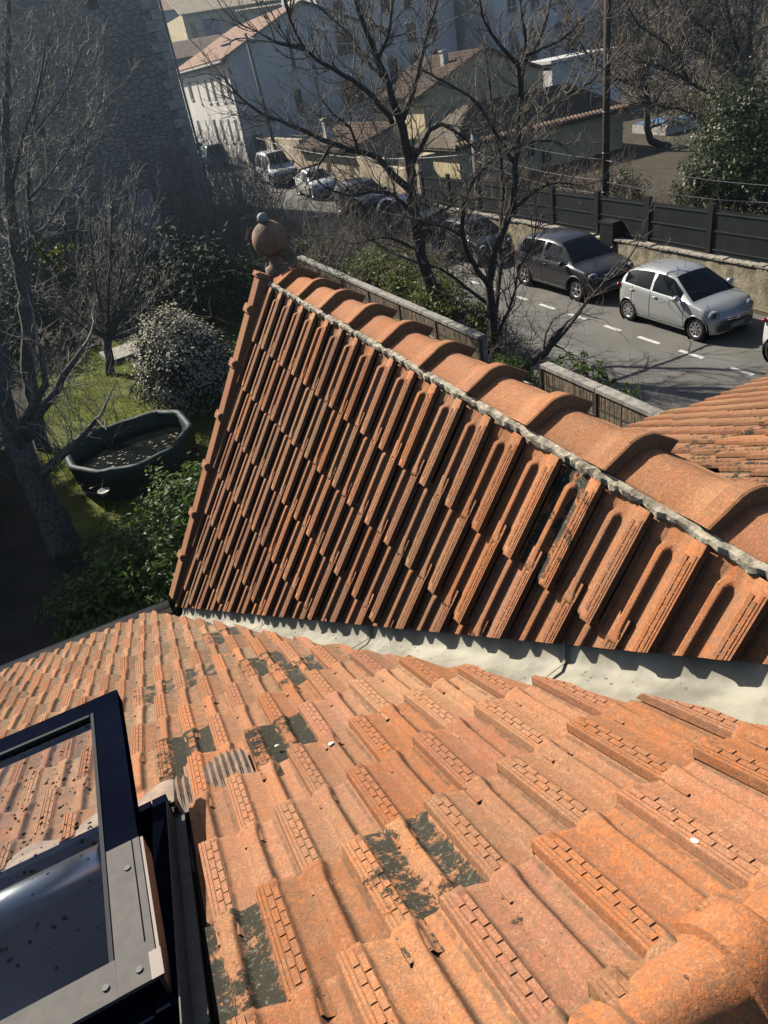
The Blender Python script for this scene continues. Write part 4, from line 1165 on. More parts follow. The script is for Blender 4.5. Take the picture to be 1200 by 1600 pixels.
bare_tree('tall_bare_tree', 'tall dense bare tree filling the upper right corner', tuple(bs_), [
    ([Vector((29.3, v, -.1))] + pxl(v, (1168, 260), (1168, 200), (1166, 150), (1170, 90), (1172, 40), (1178, -30)), [.24, .22, .20, .17, .13, .09, .04]),
    limb(v, .11, .02, (1166, 160), (1150, 110, .5), (1120, 60, .9), (1105, 10, 1.2), (1098, -40, 1.4)),
    limb(v, .11, .02, (1168, 190), (1130, 160, -.6), (1080, 130, -1), (1035, 105, -1.4), (990, 95, -1.6)),
    limb(v, .09, .02, (1168, 140), (1195, 80, .6), (1205, 20, .9), (1210, -40, 1)),
    limb(v, .09, .02, (1168, 110), (1145, 50, -.5), (1135, 0, -.8), (1130, -50, -1)),
    limb(v, .08, .02, (1168, 210), (1120, 205, .8), (1075, 175, 1.2), (1030, 165, 1.5), (985, 150, 2)),
    limb(v, .08, .02, (1150, 112, .5), (1095, 80, .9), (1050, 40, 1.4), (1020, 0, 1.8)),
    limb(v, .07, .02, (1120, 60, .9), (1075, 20, 1.2), (1050, -30, 1.4)),
    limb(v, .07, .02, (1166, 170), (1140, 130, 1.2), (1090, 60, 2.0), (1070, 10, 2.4)),
    limb(v, .06, .02, (1080, 130, -1), (1040, 70, -1.2), (1000, 40, -1.6), (975, 0, -2))],
    MD, 34, twig_n=(7, 6), lens=(2.0, .9), rt=(.030, .015), maxr=.18, dens=1.5)
v = 34.0
bs_ = Vector((33.2, v, 0))
bare_tree('far_bare_tree', 'bare brown tree behind the wooden pole', tuple(bs_), [
    ([Vector((33.2, v, .2))] + pxl(v, (1015, 215), (1010, 150), (1000, 90), (995, 30), (990, -30)), [.2, .18, .15, .11, .07, .03]),
    limb(v, .09, .02, (1012, 170), (980, 110, .5), (960, 50, .8), (950, -10, 1)),
    limb(v, .09, .02, (1012, 180), (1045, 120, -.5), (1060, 60, -.8), (1070, 0, -1)),
    limb(v, .08, .02, (1008, 140), (960, 120, -.8), (915, 80, -1.2), (890, 30, -1.4)),
    limb(v, .07, .02, (1000, 100), (1030, 50, .8), (1040, 0, 1.2)),
    limb(v, .07, .02, (1014, 200), (1060, 180, .8), (1090, 140, 1.2))],
    (M['bark'], M['twigtan']), 35, twig_n=(7, 6), lens=(2.1, .95), rt=(.034, .017), maxr=.16, dens=1.4)
# evergreen by the mesh fence
c = Vector((21.8, 19.4, 0))
shrub('evergreen_tree', 'glossy leaved evergreen hanging over the mesh fence at right edge', tuple(c),
      [((c.x + .3, c.y, 2.6), (1.9, 1.7, 2.0)), ((c.x - 1.0, c.y - .7, 1.8), (1.2, 1.2, 1.1)), ((c.x + 1.0, c.y + .3, 3.3), (1.5, 1.5, 1.4)), ((c.x - 1.7, c.y - .2, 1.7), (.8, .9, .8)), ((c.x + .2, c.y - 1.2, 1.4), (1.6, 1.0, 1.0))], 17000, .075, 'evergreen', cat='tree', stems=10, shell=.45)
# scrub between fence and road
v0 = Vector((8.9, 19.5, 0))
shrub('ivy_hedge', 'sunlit yellow green shrub behind the long reed fence', (9.0, 18.9, 0), [((9.0, 18.9, 1.4), (.95, 1.3, 1.0)), ((8.95, 17.0, 1.2), (.8, 1.0, .85)), ((8.9, 20.9, 1.5), (.8, 1.2, .85)), ((9.3, 15.9, .9), (.6, .7, .6))], 13000, .055, 'ivy', stems=8, shell=.5)
shrub('ivy_mound', 'low green ivy mound at the foot of the snapped trunk', (8.55, 13.2, 0), [((8.55, 13.3, .45), (.5, .7, .5)), ((8.6, 12.4, .35), (.35, .5, .3))], 1700, .05, 'laurel', stems=5)
shrub('roadside_plant', 'leafy green plant on the verge behind the short reed fence', (8.6, 10.4, 0), [((8.5, 10.9, 1.35), (.28, .45, .28)), ((8.45, 10.2, 1.3), (.28, .5, .3)), ((8.5, 9.5, 1.2), (.25, .4, .28))], 900, .05, 'laurel', stems=9)
thicket('verge_twigs', 'sparse bare twigs sticking up behind the short reed fence', (8.6, 9.0, 0), [(8.5, 9.2, 0), (8.6, 8.6, 0)], 'twig', 22, h=(1.3, 2.3), n=9, lean=.25, spread=.25, r0=.008)
thicket('bramble_thicket', 'dense bare bramble thicket between the long fence and the parked cars', (9.0, 24, 0), [(8.6 + .25 * math.sin(k), 19.5 + k * .55, 0) for k in range(26)], 'twig', 23, h=(1.3, 3.7), n=820, lean=.9, spread=.75, r0=.016, sub=11, curl=.34)
thicket('bramble_thicket', 'lower bare bramble scrub around the many stemmed tree', (9.0, 16, 0), [(9.1, 14.2 + k * .45, 0) for k in range(10)], 'twig', 24, h=(.7, 2.2), n=170, lean=.9, spread=.55, r0=.012, sub=8, curl=.3)
shrub('grey_shrub', 'pale grey leaved shrub behind the far end of the long fence', (8.4, 23.6, 0), [((8.4, 23.6, 1.0), (.7, .9, .8)), ((8.3, 25.2, .9), (.7, .9, .7))], 2600, .05, 'viburnum', stems=8)
shrub('ivy_hedge', 'green ivy mass right of the ball finial before the parked cars', (8.8, 22, 0), [((8.8, 22.0, 1.0), (.7, 1.3, .8)), ((8.7, 26.5, 1.1), (.9, 1.6, .9)), ((8.4, 30.0, 1.2), (1.2, 1.8, 1.0))], 5000, .06, 'laurel', stems=8)
thicket('upright_saplings', 'cluster of tall thin sunlit saplings before the far parked cars', (10, 40, .5), [(7.4 + .35 * k, 34.5 + .5 * k, 0) for k in range(10)], 'twiggrey', 25, h=(2.0, 5.2), n=170, lean=.14, spread=.9, r0=.022, sub=9)
thicket('upright_saplings', 'row of bare saplings left of the white house gable', (9, 44, .7), [(7.5 + .5 * k, 42 + .4 * k, 0) for k in range(8)], 'twig', 26, h=(2.0, 4.5), n=120, lean=.17, spread=1.0, r0=.022, sub=9)
thicket('bare_hedge', 'brown leafless hedge in front of the low yellow house', (18.5, 30, .1), [(17.2 + .5 * k, 30.0 - .25 * k, 0) for k in range(14)], 'twigtan', 27, h=(.9, 2.1), n=300, lean=.35, spread=.55, r0=.016, sub=8)
thicket('bare_hedge', 'leafless bushes behind the left part of the mesh fence', (18, 23, 0), [(17.0 + .3 * k, 26.0 - .8 * k, 0) for k in range(10)], 'twigtan', 28, h=(.8, 2.0), n=220, lean=.4, spread=.6, r0=.014, sub=8)
shrub('olive_bush', 'small grey green olive bush behind the mesh fence', (20.6, 23.3, 0), [((20.6, 23.3, 1.2), (.9, .9, .8))], 1500, .06, 'viburnum', stems=6)

# ------------------------------------------------------------------ retaining wall and mesh fence across the road
WU, WH = 15.95, 1.05
t = thing('retaining_wall', 'low ochre retaining wall with rough stone top under the mesh fence', 'wall', (WU, 16, 0))
def wseg(v0, v1):
    n = int((v1 - v0) / .25); b = MB(); pr = [(WU, 0), (WU + .012, .5), (WU + .02, WH), (WU + .34, WH), (WU + .34, 0)]
    for i in range(n + 1):
        y = v0 + (v1 - v0) * i / n
        for x, z in pr: b.v.append((x + rnd.uniform(-.012, .012), y, z + (rnd.uniform(-.02, .02) if z == WH else 0)))
    for i in range(n):
        for j in range(4): a = i * 5 + j; b.f.append((a, a + 5, a + 6, a + 1)); b.m.append(0); b.sm.append(False)
    b.f += [(0, 1, 2, 3, 4), tuple(n * 5 + k for k in range(5))[::-1]]; b.m += [0, 0]; b.sm += [False] * 2
    b.build('wall', M['retwall'], t)
wseg(6.0, 18.35); wseg(19.15, 20.2); wseg(20.6, 34.0)
y = 6.1
while y < 33.8:
    L = rnd.uniform(.22, .5)
    if not (18.2 < y < 19.2 or 20.0 < y < 20.7):
        b = MB(); b.obox((WU - .015 + rnd.uniform(-.02, .01), y, WH + .022), (.24, rnd.uniform(-.02, .02), 0), (0, L - .03, rnd.uniform(-.02, .02)), (0, 0, rnd.uniform(.03, .07))); b.build('stone', M['stonetop'], t)
    y += L
t = thing('mesh_fence', 'dark rigid mesh fence with wide posts on the ochre wall', 'fence', (WU + .22, 16, WH))
FX = WU + .26
posts = [7.6, 10.2, 12.55, 14.95, 17.3, 19.55, 21.9, 24.3, 26.7, 29.1, 31.5]
ft, fb_ = 2.28, WH + .07
for k, y in enumerate(posts):
    b = MB(); b.box((FX - .05, y - .09, WH), (FX + .08, y + .09, ft + .12)); b.build('fence_post', M['fencepost'], t)
    if k + 1 < len(posts):
        y0, y1 = y + .095, posts[k + 1] - .095
        b = MB(); b.box((FX + .012, y0, fb_), (FX + .022, y1, ft - .04)); p_ = b.build('infill_panel', M['fencepanel'], t)
        b = MB(); z = y0
        while z < y1: b.box((FX - .004, z, fb_), (FX + .002, z + .012, ft)); z += .05
        for zz in (fb_ + .1, .5 * (fb_ + ft), ft - .12): b.box((FX - .022, y0, zz), (FX - .0045, y1, zz + .03))
        b.build('wires', M['fencewire'], t, kind='stuff')
        b = MB(); b.box((FX - .03, y0, fb_ - .045), (FX + .03, y1, fb_ - .003)); b.build('bottom_rail', M['fencewire'], t)
t = thing('gate_post', 'dark square gate post in the gap of the ochre wall', 'post', (WU + .1, 18.75, 0)); b = MB(); b.box((WU - .05, 18.45, 0), (WU + .30, 19.05, 1.55)); b.box((WU - .08, 18.42, 1.551), (WU + .33, 19.08, 1.62)); b.build('shaft', M['fencepost'], t)

# poles and cables
def pole(name, label, base, top, r0, r1, mat, extra=None):
    t = thing(name, label, 'pole', base)
    b = MB(); b.tube([Vector(base) - Vector((0, 0, .1)), Vector(top)], [r0, r1], 12); b.build('shaft', M[mat], t); return t
wp = Vector((17.55, 20.75, 0)); wt = on_v(950, -60, 20.75)
t = pole('wooden_pole', 'tall dark wooden utility pole standing behind the grey parked car', tuple(wp), tuple(wt), .125, .10, 'polewood')
b = MB()
for z in (2.0, 3.2, 4.4): b.lathe([(.128, z), (.132, z), (.132, z + .03), (.128, z + .03)], (wp.x, wp.y, 0), 12)
b.build('bands', M['gutter'], t)
cp = Vector((16.3, 26.8, 0)); ct_ = on_v(741, 196, 26.8)
t = pole('concrete_pole', 'short square concrete pole in front of the bare hedge', tuple(cp), tuple(ct_), .20, .17, 'polecon')
b = MB(); b.obox(ct_ + Vector((-.7, -.05, -.05)), (1.5, 0, 0), (0, .1, 0), (0, 0, .1)); b.build('crossarm', M['polecon'], t)
lp = Vector((15.6, 50, gnd(15, 50))); lt = on_v(383, 52, 50)
t = pole('street_lamp', 'grey street lamp post in front of the shaded white gable', tuple(lp), tuple(lt), .13, .09, 'polecon')
b = MB(); a_ = on_v(354, 70, 50); b.tube([lt - Vector((0, 0, .25)), (lt + a_) / 2 + Vector((0, 0, .02)), a_], .04, 6); b.build('arm', M['polecon'], t)
b = MB(); b.obox(a_ + Vector((-.35, -.12, -.08)), (.6, 0, .05), (0, .24, 0), (0, 0, .12)); b.build('lamp_head', M['gutter'], t)
def cable(label, a, c, sag, r=.012):
    a, c = Vector(a), Vector(c); pts = [a.lerp(c, k / 14) - Vector((0, 0, sag * 4 * (k / 14) * (1 - k / 14))) for k in range(15)]
    t = thing('cable', label, 'cable', tuple((a + c) / 2), 0, 'overhead cables along the street'); b = MB(); b.tube(pts, r, 5); b.build('wire', M['cable'], t)
P1 = lambda x, y: on_v(x, y, 20.68)
cable('upper grey cable from concrete pole to wooden pole', on_v(742, 208, 26.7), P1(946, 250), .12)
cable('second grey cable from concrete pole to wooden pole', on_v(742, 236, 26.7), P1(946, 282), .18, .016)
cable('lowest grey cable from concrete pole to wooden pole', on_v(743, 250, 26.7), P1(946, 303), .22, .014)
cable('upper grey cable leaving the wooden pole to the right', P1(946, 250), on_v(1240, 292, 15.0), .15)
cable('second grey cable leaving the wooden pole to the right', P1(946, 284), on_v(1240, 318, 15.0), .15, .014)
cable('lowest grey cable leaving the wooden pole to the right', P1(946, 303), on_v(1240, 358, 15.0), .20, .016)
cable('thin pale cable from street lamp across the big bare tree', lt - Vector((0, 0, .2)), on_v(745, 15, 40), .9, .03)
cable('thin dark cable from concrete pole towards the street lamp', on_v(742, 240, 26.8), on_v(400, 215, 50), .6, .018)

# ------------------------------------------------------------------ buildings
def tiled_roof(b, o, ax, ay, pitch=.26, amp=.06, mi=0, th=.05):
    """corrugated canal tile slope: o eave corner, ax along the eave, ay up the slope"""
    o, ax, ay = Vector(o), Vector(ax), Vector(ay); n = max(2, int(ax.length / pitch)); nn_ = ax.cross(ay).normalized()
    if nn_.z < 0: nn_ = -nn_
    rows = max(1, int(ay.length / .42)); pr = [(0, 0), (.18, .7), (.35, 1), (.52, .7), (.70, 0)]
    line = [(( i + f) / n, h) for i in range(n) for f, h in pr] + [(1, 0)]
    m = len(line)
    for r in range(rows):
        base = len(b.v)
        for e, lift in ((r / rows, .030), ((r + 1) / rows, .0)):
            for s, h in line: b.v.append(tuple(o + ax * s + ay * e + nn_ * (h * amp + lift)))
        for j in range(m - 1): b.f.append((base + j, base + j + 1, base + m + j + 1, base + m + j)); b.m.append(mi); b.sm.append(True)
    b.obox(o - nn_ * th, ax, ay, nn_ * (th - .002), mi)
def win(t, axis, c, a0, a1, z0, z1, sgn, glass='pane', frame=None, shutter=None, depth=.14, proud=.015):
    """window in a wall lying at axis-coordinate c; a0..a1 along the wall; sgn: outward direction along the axis"""
    def bx(b, a, d0, d1, lo, hi):
        x0, x1 = sorted((c + sgn * d0, c + sgn * d1))
        b.box((x0, a[0], lo), (x1, a[1], hi)) if axis == 'u' else b.box((a[0], x0, lo), (a[1], x1, hi))
    b = MB()
    if shutter:
        bx(b, (a0, a1), .004, .05, z0, z1); w = b.build('shutter', M[shutter], t)
        b = MB(); k = max(3, int((z1 - z0) / .16))
        for i in range(k): bx(b, (a0 + .05, a1 - .05), .051, .066, z0 + .05 + (z1 - z0 - .1) * i / k, z0 + .05 + (z1 - z0 - .1) * (i + .55) / k)
        b.build('louvres', M[shutter], w, kind='stuff')
    else:
        bx(b, (a0, a1), .003, .008, z0, z1); w = b.build('window', M[glass], t)
        b = MB(); e = .06
        bx(b, (a0, a0 + e), .009, .03, z0, z1); bx(b, (a1 - e, a1), .009, .03, z0, z1); bx(b, (a0 + e, a1 - e), .009, .03, z1 - e, z1); bx(b, (a0 + e, a1 - e), .009, .03, z0, z0 + e)
        bx(b, ((a0 + a1) / 2 - .03, (a0 + a1) / 2 + .03), .009, .028, z0 + e, z1 - e); b.build('frame', M[frame or 'trim'], w)
    b = MB(); bx(b, (a0 - .08, a1 + .08), .002, .10, z0 - .09, z0 - .002); b.build('sill', M[frame or 'trim'], w)
# old stone tower block
TV = 42.0; tu = 6.3 * TV / 30.0
t = thing('stone_tower', 'huge old rubble stone building in shade with pale quoins up its right corner', 'building', (tu - 8, TV + 4, gnd(0, TV)))
b = MB(); b.box((tu - 13.0, TV, -.5), (tu, TV + 9, 13.6)); b.build('wall', M['rubble'], t)
z = .9; k = 0
while z < 13.3:
    h = rnd.uniform(.36, .46); w = (.78 if k % 2 else .46) + rnd.uniform(-.06, .06)
    b = MB(); b.box((tu - w, TV - .035 - rnd.uniform(0, .015), z), (tu + .03, TV + (.45 if k % 2 else .75), z + h - .035)); b.build('quoin_stone', M['quoin'], t)
    z += h; k += 1
b = MB(); b.tube([(tu + .14, TV + .1, .5), (tu + .14, TV + .1, 13.4)], .06, 8); b.build('downpipe', M['gutter'], t)
for u, zz, s in ((tu - 3.2, 10.8, .5), (tu - 7.5, 6.2, .6), (tu - 5.2, 8.4, .35)):
    b = MB(); b.box((u, TV - .012, zz), (u + s, TV + .2, zz + s * 1.2)); b.build('opening', M['interior'], t)
b = MB(); tiled_roof(b, (tu - 13.3, TV - .4, 13.55), (13.6, 0, 0), (0, 9.8, 1.6)); b.build('roof', M['rooftile'], t)
c = on_v(262, 410, 37)
t = thing('leaning_sheet', 'pale bluish sheet standing against the foot of the stone tower', 'sheet', (c.x, 37, gnd(0, 37)))
b = MB(); b.obox((c.x - .5, 37, gnd(0, 37)), (1.0, .1, 0), (0, .06, 0), (-.25, .4, 3.1)); b.build('panel', M['greywall'], t)

# white house with sunlit front and shaded gable
hu, hv = 16.4, 60.0; g0 = gnd(hu, hv)
t = thing('white_house', 'white two storey house with sunlit narrow windows and a big shaded gable', 'house', (hu + 6, hv + 8, g0))
ez, rz_, ru = 8.6, 11.1, 22.8
b = MB(); b.prism([(hu, hv, 0), (2 * ru - hu, hv, 0), (2 * ru - hu, hv, ez), (ru, hv, rz_ - .05), (hu, hv, ez)], (0, 0, 0), (0, 18, 0)); b.build('wall', M['whitewall'], t)
sl_ = (rz_ - ez) / (ru - hu)
b = MB(); tiled_roof(b, (hu - .45, hv - .35, ez - .45 * sl_ + .05), (0, 18.7, 0), (ru - hu + .45, 0, (ru - hu + .45) * sl_)); tiled_roof(b, (2 * ru - hu + .45, hv - .35, ez - .45 * sl_ + .05), (0, 18.7, 0), (-(ru - hu + .45), 0, (ru - hu + .45) * sl_)); b.build('roof', M['roofpink'], t)
b = MB(); b.box((hu - .55, hv - .3, ez - .30), (hu - .42, hv + 18.3, ez - .16)); b.build('gutter', M['trim'], t)
b = MB(); b.box((hu - .08, hv + .05, 1.4), (hu - .004, hv + .13, ez - .2)); b.build('downpipe', M['gutter'], t)
for row, (z0, z1) in enumerate(((5.85, 7.55), (3.0, 4.6))):
    for vv, w, sh in ((.9, .8, 0), (2.9, .8, 0), (5.4, .8, 0), (7.6, .75, 0), (10.8, .35, 0), (13.6, 1.1, 1)):
        if row == 1: vv, w, sh = (vv + .4, w * .8, 1 if vv == 7.6 else 0)
        win(t, 'u', hu, hv + vv, hv + vv + w, z0 + (.4 if vv > 13 and row == 0 else 0), z1, -1, shutter='shutgrey' if sh else None)
for x0, y0, x1, y1, s in ((444, 46, 465, 108, 1), (457, 141, 478, 176, 1), (528, 126, 573, 160, 0), (519, 48, 562, 84, 0), (392, 212, 420, 246, 1)):
    p, q = on_v(x0, y0, hv), on_v(x1, y1, hv); win(t, 'v', hv, min(p.x, q.x) + .1, max(p.x, q.x) - .1, min(p.z, q.z), max(p.z, q.z), -1, shutter='shutgrey' if s else None)
b = MB(); b.tube([on_v(486, 40, hv - .1), on_v(505, 205, hv - .1)], .05, 6); b.build('downpipe', M['gutter'], t)

# villa with blue windows far behind, dark roofed annex before it
t = thing('blue_window_villa', 'cream villa with pale tiled roof and blue shuttered windows at the top', 'house', (33, 114, gnd(0, 110)))
b = MB(); b.box((25.7, 110, 4), (43, 120, 15.0)); b.box((32.6, 108.2, 4), (38.2, 109.99, 14.3)); b.build('wall', M['yellowwall'], t)
b = MB(); tiled_roof(b, (25.3, 109.4, 14.95), (18.2, 0, 0), (0, 6, 2.4), .34, .09); tiled_roof(b, (32.3, 107.8, 14.3), (6.3, 0, 0), (0, 2.3, .35), .34, .09); b.build('roof', M['roofpale'], t)
for u0, u1, z0, z1 in ((28.0, 30.4, 12.2, 14.2), (39.0, 40.8, 12.4, 14.4), (41.2, 42.6, 12.6, 14.6)): win(t, 'v', 110, u0, u1, z0, z1, -1, glass='bluepane')
win(t, 'v', 108.2, 33.6, 36.6, 11.2, 13.2, -1)
b = MB(); b.box((26.4, 109.97, 11), (27.0, 109.99, 14.0)); b.build('arch', M['brownalu'], t)
t = thing('grey_annex', 'low grey shaded building between stone tower and white house', 'building', (22, 92, gnd(0, 90)))
b = MB(); b.box((17.0, 88, 2), (30.5, 98, 9.8)); b.build('wall', M['greywall'], t)
b = MB(); tiled_roof(b, (16.6, 87.6, 9.8), (14.2, 0, 0), (0, 5.2, 1.7)); b.build('roof', M['roofbrown'], t)
t = thing('tower_side_house', 'grey house edge seen just right of the stone tower at the very top', 'house', (22, 132, gnd(0, 130)))
b = MB(); b.box((17, 128, 6), (32, 138, 17)); b.build('wall', M['greywall'], t); win(t, 'v', 128, 28.5, 30.2, 13.5, 15.5, -1)
b = MB(); tiled_roof(b, (16.5, 127.5, 17), (16, 0, 0), (0, 6, 2)); b.build('roof', M['rooftile'], t)

# pale apartment block with red shutters
t = thing('apartment_block', 'pale apartment block with rows of dark red shutters', 'building', (45, 90, gnd(0, 86)))
b = MB(); b.box((34.5, 86, 2), (50.9, 97, 17.5)); b.build('wall', M['palewall'], t)
b = MB(); tiled_roof(b, (34.0, 85.5, 17.5), (17.4, 0, 0), (0, 6, 1.8)); b.build('roof', M['rooftile'], t)
for i, u in enumerate((36.2, 39.0, 41.8, 44.6, 47.4)):
    for j, z in enumerate((4.6, 7.6, 10.7, 13.8)): win(t, 'v', 86, u, u + 1.15, z, z + 1.75, -1, shutter='shutred' if (i + j) % 3 else None)
t = thing('cream_house', 'tall cream house with a sunlit blank side wall at the top centre', 'house', (56, 84, gnd(0, 80)))
p = on_v(776, 70, 80.0)
b = MB(); b.box((p.x, 80, 2), (p.x + 14, 90.5, 15.5)); b.build('wall', M['palewall'], t)
b = MB(); tiled_roof(b, (p.x - .4, 79.6, 15.5), (14.8, 0, 0), (0, 6, 1.9)); b.build('roof', M['rooftile'], t)
for k in range(4):
    for z in (5.0, 8.5, 12): win(t, 'v', 80, p.x + 1.6 + 3.1 * k, p.x + 2.8 + 3.1 * k, z, z + 1.8, -1, glass='bluepane' if (k + int(z)) % 2 else 'pane')

# yellow gabled house and the lower one before it
yu, yv = 24.4, 46.0
t = thing('yellow_gable_house', 'yellow house with a shaded grey gable and a sunlit strip of side wall', 'house', (yu + 4.6, yv + 4, gnd(0, yv)))
b = MB(); b.prism([(yu, yv, 0), (yu + 9.2, yv, 0), (yu + 9.2, yv, 4.5), (yu + 4.6, yv, 6.25), (yu, yv, 4.5)], (0, 0, 0), (0, 7.5, 0)); b.build('wall', M['yellowwall'], t)
b = MB(); s_ = 1.75 / 4.6; tiled_roof(b, (yu - .5, yv - .3, 4.42), (0, 8.1, 0), (5.1, 0, 5.1 * s_)); tiled_roof(b, (yu + 9.7, yv - .3, 4.42), (0, 8.1, 0), (-5.1, 0, 5.1 * s_)); b.build('roof', M['roofbrown'], t)
p = on_v(697, 96, 48); b = MB(); b.box((p.x - .2, 48, p.z - .5), (p.x + .2, 48.4, p.z + .55)); b.box((p.x - .27, 47.93, p.z + .551), (p.x + .27, 48.47, p.z + .66)); b.build('chimney', M['trim'], t)
lu, lv = 20.85, 36.0; ge = gnd(0, lv)
t = thing('low_yellow_house', 'low yellow house with terracotta hip end and black slate front roof', 'house', (lu + 6, lv + 3, ge))
b = MB(); b.box((lu, lv, 0), (lu + 10.8, lv + 6.0, 2.35)); b.build('wall', M['yellowwall'], t)
b = MB()
hip = 3.0; o = Vector((lu - .35, lv - .35, 2.30)); L1, W1, H1 = 11.5, 6.7, 1.65
nt_ = 22
for i in range(nt_):                                    # terracotta hip end, clipped by its own hips
    y0, y1 = W1 * i / nt_, W1 * (i + 1) / nt_
    f0 = min(1, 2 * min(y0, W1 - y0) / W1); f1 = min(1, 2 * min(y1, W1 - y1) / W1); fm = (f0 + f1) / 2
    b.tube([o + Vector((0, (y0 + y1) / 2, .03)), o + Vector((hip * fm, (y0 + y1) / 2, .03 + H1 * fm))], .11, 6)
b.add([o, o + Vector((0, W1, 0)), o + Vector((hip, W1 / 2, H1))], [(0, 2, 1)])
b.build('hip_roof', M['roofpale'], t)
b = MB(); b.prism([o + Vector((0, 0, .0)), o + Vector((L1, 0, 0)), o + Vector((L1 - hip * .6, W1 / 2, H1)), o + Vector((hip, W1 / 2, H1))], (0, 0, 0), (0, 0, .07)); b.build('slate_roof', M['solar'], t)
b = MB()
for k in range(46): b.tube([o + Vector((.12 + k * .25, -.02, .06)), o + Vector((.12 + k * .25, .45, .06 + .45 * H1 / (W1 / 2)))], .085, 6)
b.build('eave_tiles', M['roofbrown'], t, kind='stuff')
for x0, y0, x1, y1 in ((818, 228, 832, 246), (843, 235, 858, 254)):
    p, q = on_v(x0, y0, lv), on_v(x1, y1, lv); win(t, 'v', lv, p.x, q.x + .2, min(p.z, q.z), max(p.z, q.z), -1)
# single storey house by the street with a boundary wall
t = thing('tan_street_house', 'tan rough walled house with sloping brown roof and small chimney on the street', 'house', (19.5, 46, gnd(0, 46)))
b = MB(); b.prism([(17.2, 42, 0), (20.2, 42, 0), (20.2, 42, 3.5), (17.2, 42, 2.8)], (0, 0, 0), (0, 8.0, 0)); b.box((17.2, 50.1, .3), (17.6, 57.5, 3.2)); b.box((17.2, 37.6, .2), (17.5, 41.95, 2.5)); b.build('wall', M['tanwall'], t)
b = MB(); tiled_roof(b, (16.8, 41.6, 2.78), (0, 8.8, 0), (3.7, 0, .86)); b.build('roof', M['roofbrown'], t)
p = on_v(570, 190, 48); b = MB(); b.box((17.9, 46.8, 2.8), (18.4, 47.2, 4.2)); b.box((17.83, 46.73, 4.201), (18.47, 47.27, 4.3)); b.build('chimney', M['trim'], t)
t = thing('boundary_wall', 'pale rendered pillar and wall end beside the bare hedge', 'wall', (17, 33, gnd(0, 33)))
b = MB(); b.box((16.7, 32.6, .1), (17.5, 33.4, 2.75)); b.box((16.6, 32.5, 2.751), (17.6, 33.5, 2.86)); b.build('pillar', M['tanwall'], t)
b = MB(); b.box((16.9, 33.45, .1), (17.3, 37.5, 2.2)); b.build('wall', M['tanwall'], t)
# canopy, covers and far houses on the right
p, q = on_v(862, 97, 48), on_v(955, 82, 48)
t = thing('white_canopy', 'white edged flat roof of a shed behind the slate roofed house', 'shed', ((p.x + q.x) / 2, 50, gnd(0, 48)))
b = MB(); b.box((p.x, 48, 0), (q.x + 1, 52, p.z - .1)); b.build('wall', M['palewall'], t); b = MB(); b.box((p.x - .2, 47.8, p.z - .098), (q.x + 1.2, 52.2, p.z + .1)); b.build('roof', M['canopy'], t)
p = on_gz(1062, 205)
t = thing('covered_pool', 'light blue covered low pool between the fence and the tall bare tree', 'pool', (p.x, p.y, p.z)); b = MB()
b.box((p.x - 1.3, p.y - .2, p.z), (p.x + 1.5, p.y + 2.6, p.z + .55)); b.build('pool_side', M['trim'], t); b = MB(); b.box((p.x - 1.2, p.y - .1, p.z + .552), (p.x + 1.4, p.y + 2.5, p.z + .62)); b.build('cover', M['bluecover'], t)
p = on_v(1010, 112, 60)
t = thing('pale_shed', 'small pale shed under the brown bare tree', 'shed', (p.x, 60, gnd(0, 60))); b = MB(); b.box((p.x - 1.2, 60, 1), (p.x + 1.2, 63, p.z)); b.prism([(p.x - 1.4, 59.8, p.z), (p.x + 1.4, 59.8, p.z), (p.x, 59.8, p.z + .6)], (0, 0, 0), (0, 3.4, 0)); b.build('shed_body', M['palewall'], t)
far = (('grey_block', 'long grey building with small windows beyond the trees at upper right', 62, 96, 20, 9, 'greywall', 14.5), ('ochre_block', 'ochre house beyond the tall bare tree', 86, 92, 9, 8, 'tanwall', 10.5),
       ('pale_block', 'pale house at the far upper right behind the bare crowns', 100, 104, 16, 9, 'palewall', 13.0), ('brown_roof_house', 'house with brown tiled roof between the far bare trees', 68, 74, 9, 7, 'tanwall', 8.2))
for nm, lab, u, v, w, d, mt, top in far:
    t = thing('far_house', lab, 'house', (u + w / 2, v + d / 2, gnd(0, v)))
    b = MB(); b.box((u, v, 1), (u + w, v + d, top)); b.build('wall', M[mt], t)
    b = MB(); tiled_roof(b, (u - .4, v - .4, top), (w + .8, 0, 0), (0, d * .6, d * .19), .3, .07); b.build('roof', M['rooftile' if 'brown' not in nm else 'roofbrown'], t)
    for k in range(int(w / 3)):
        for zz in (top - 2.6, top - 5.6): win(t, 'v', v, u + 1 + 3 * k, u + 2.1 + 3 * k, zz, zz + 1.6, -1)
# wooded hillside
hb = []
for k in range(150):
    u, v = rnd.uniform(40, 150), rnd.uniform(52, 150)
    if u < 30 + .25 * v: continue
    hb.append((u, v))
mbw = MB()
for k, (u, v) in enumerate(hb):
    g = gnd(u, v); p0 = Vector((u, v, g)); h = rnd.uniform(3, 6.5)
    mbw.tube([p0, p0 + Vector((rnd.gauss(0, .3), rnd.gauss(0, .3), h * .5))], [.14, .09], 4, caps=False)
    for q in range(26):
        s0 = p0 + Vector((0, 0, h * rnd.uniform(.25, .55))); d = Vector((rnd.gauss(0, .6), rnd.gauss(0, .6), 1))
        pp_, rr_ = wander(s0, d, h * rnd.uniform(.3, .6), .06, .02, 3, rnd, .2, .05); mbw.tube(pp_, rr_, 3, caps=False)
mbw.build('bare_wood', M['twigtan'], label='far off bare brown wood on the hillside at upper right', cat='wood', kind='stuff')
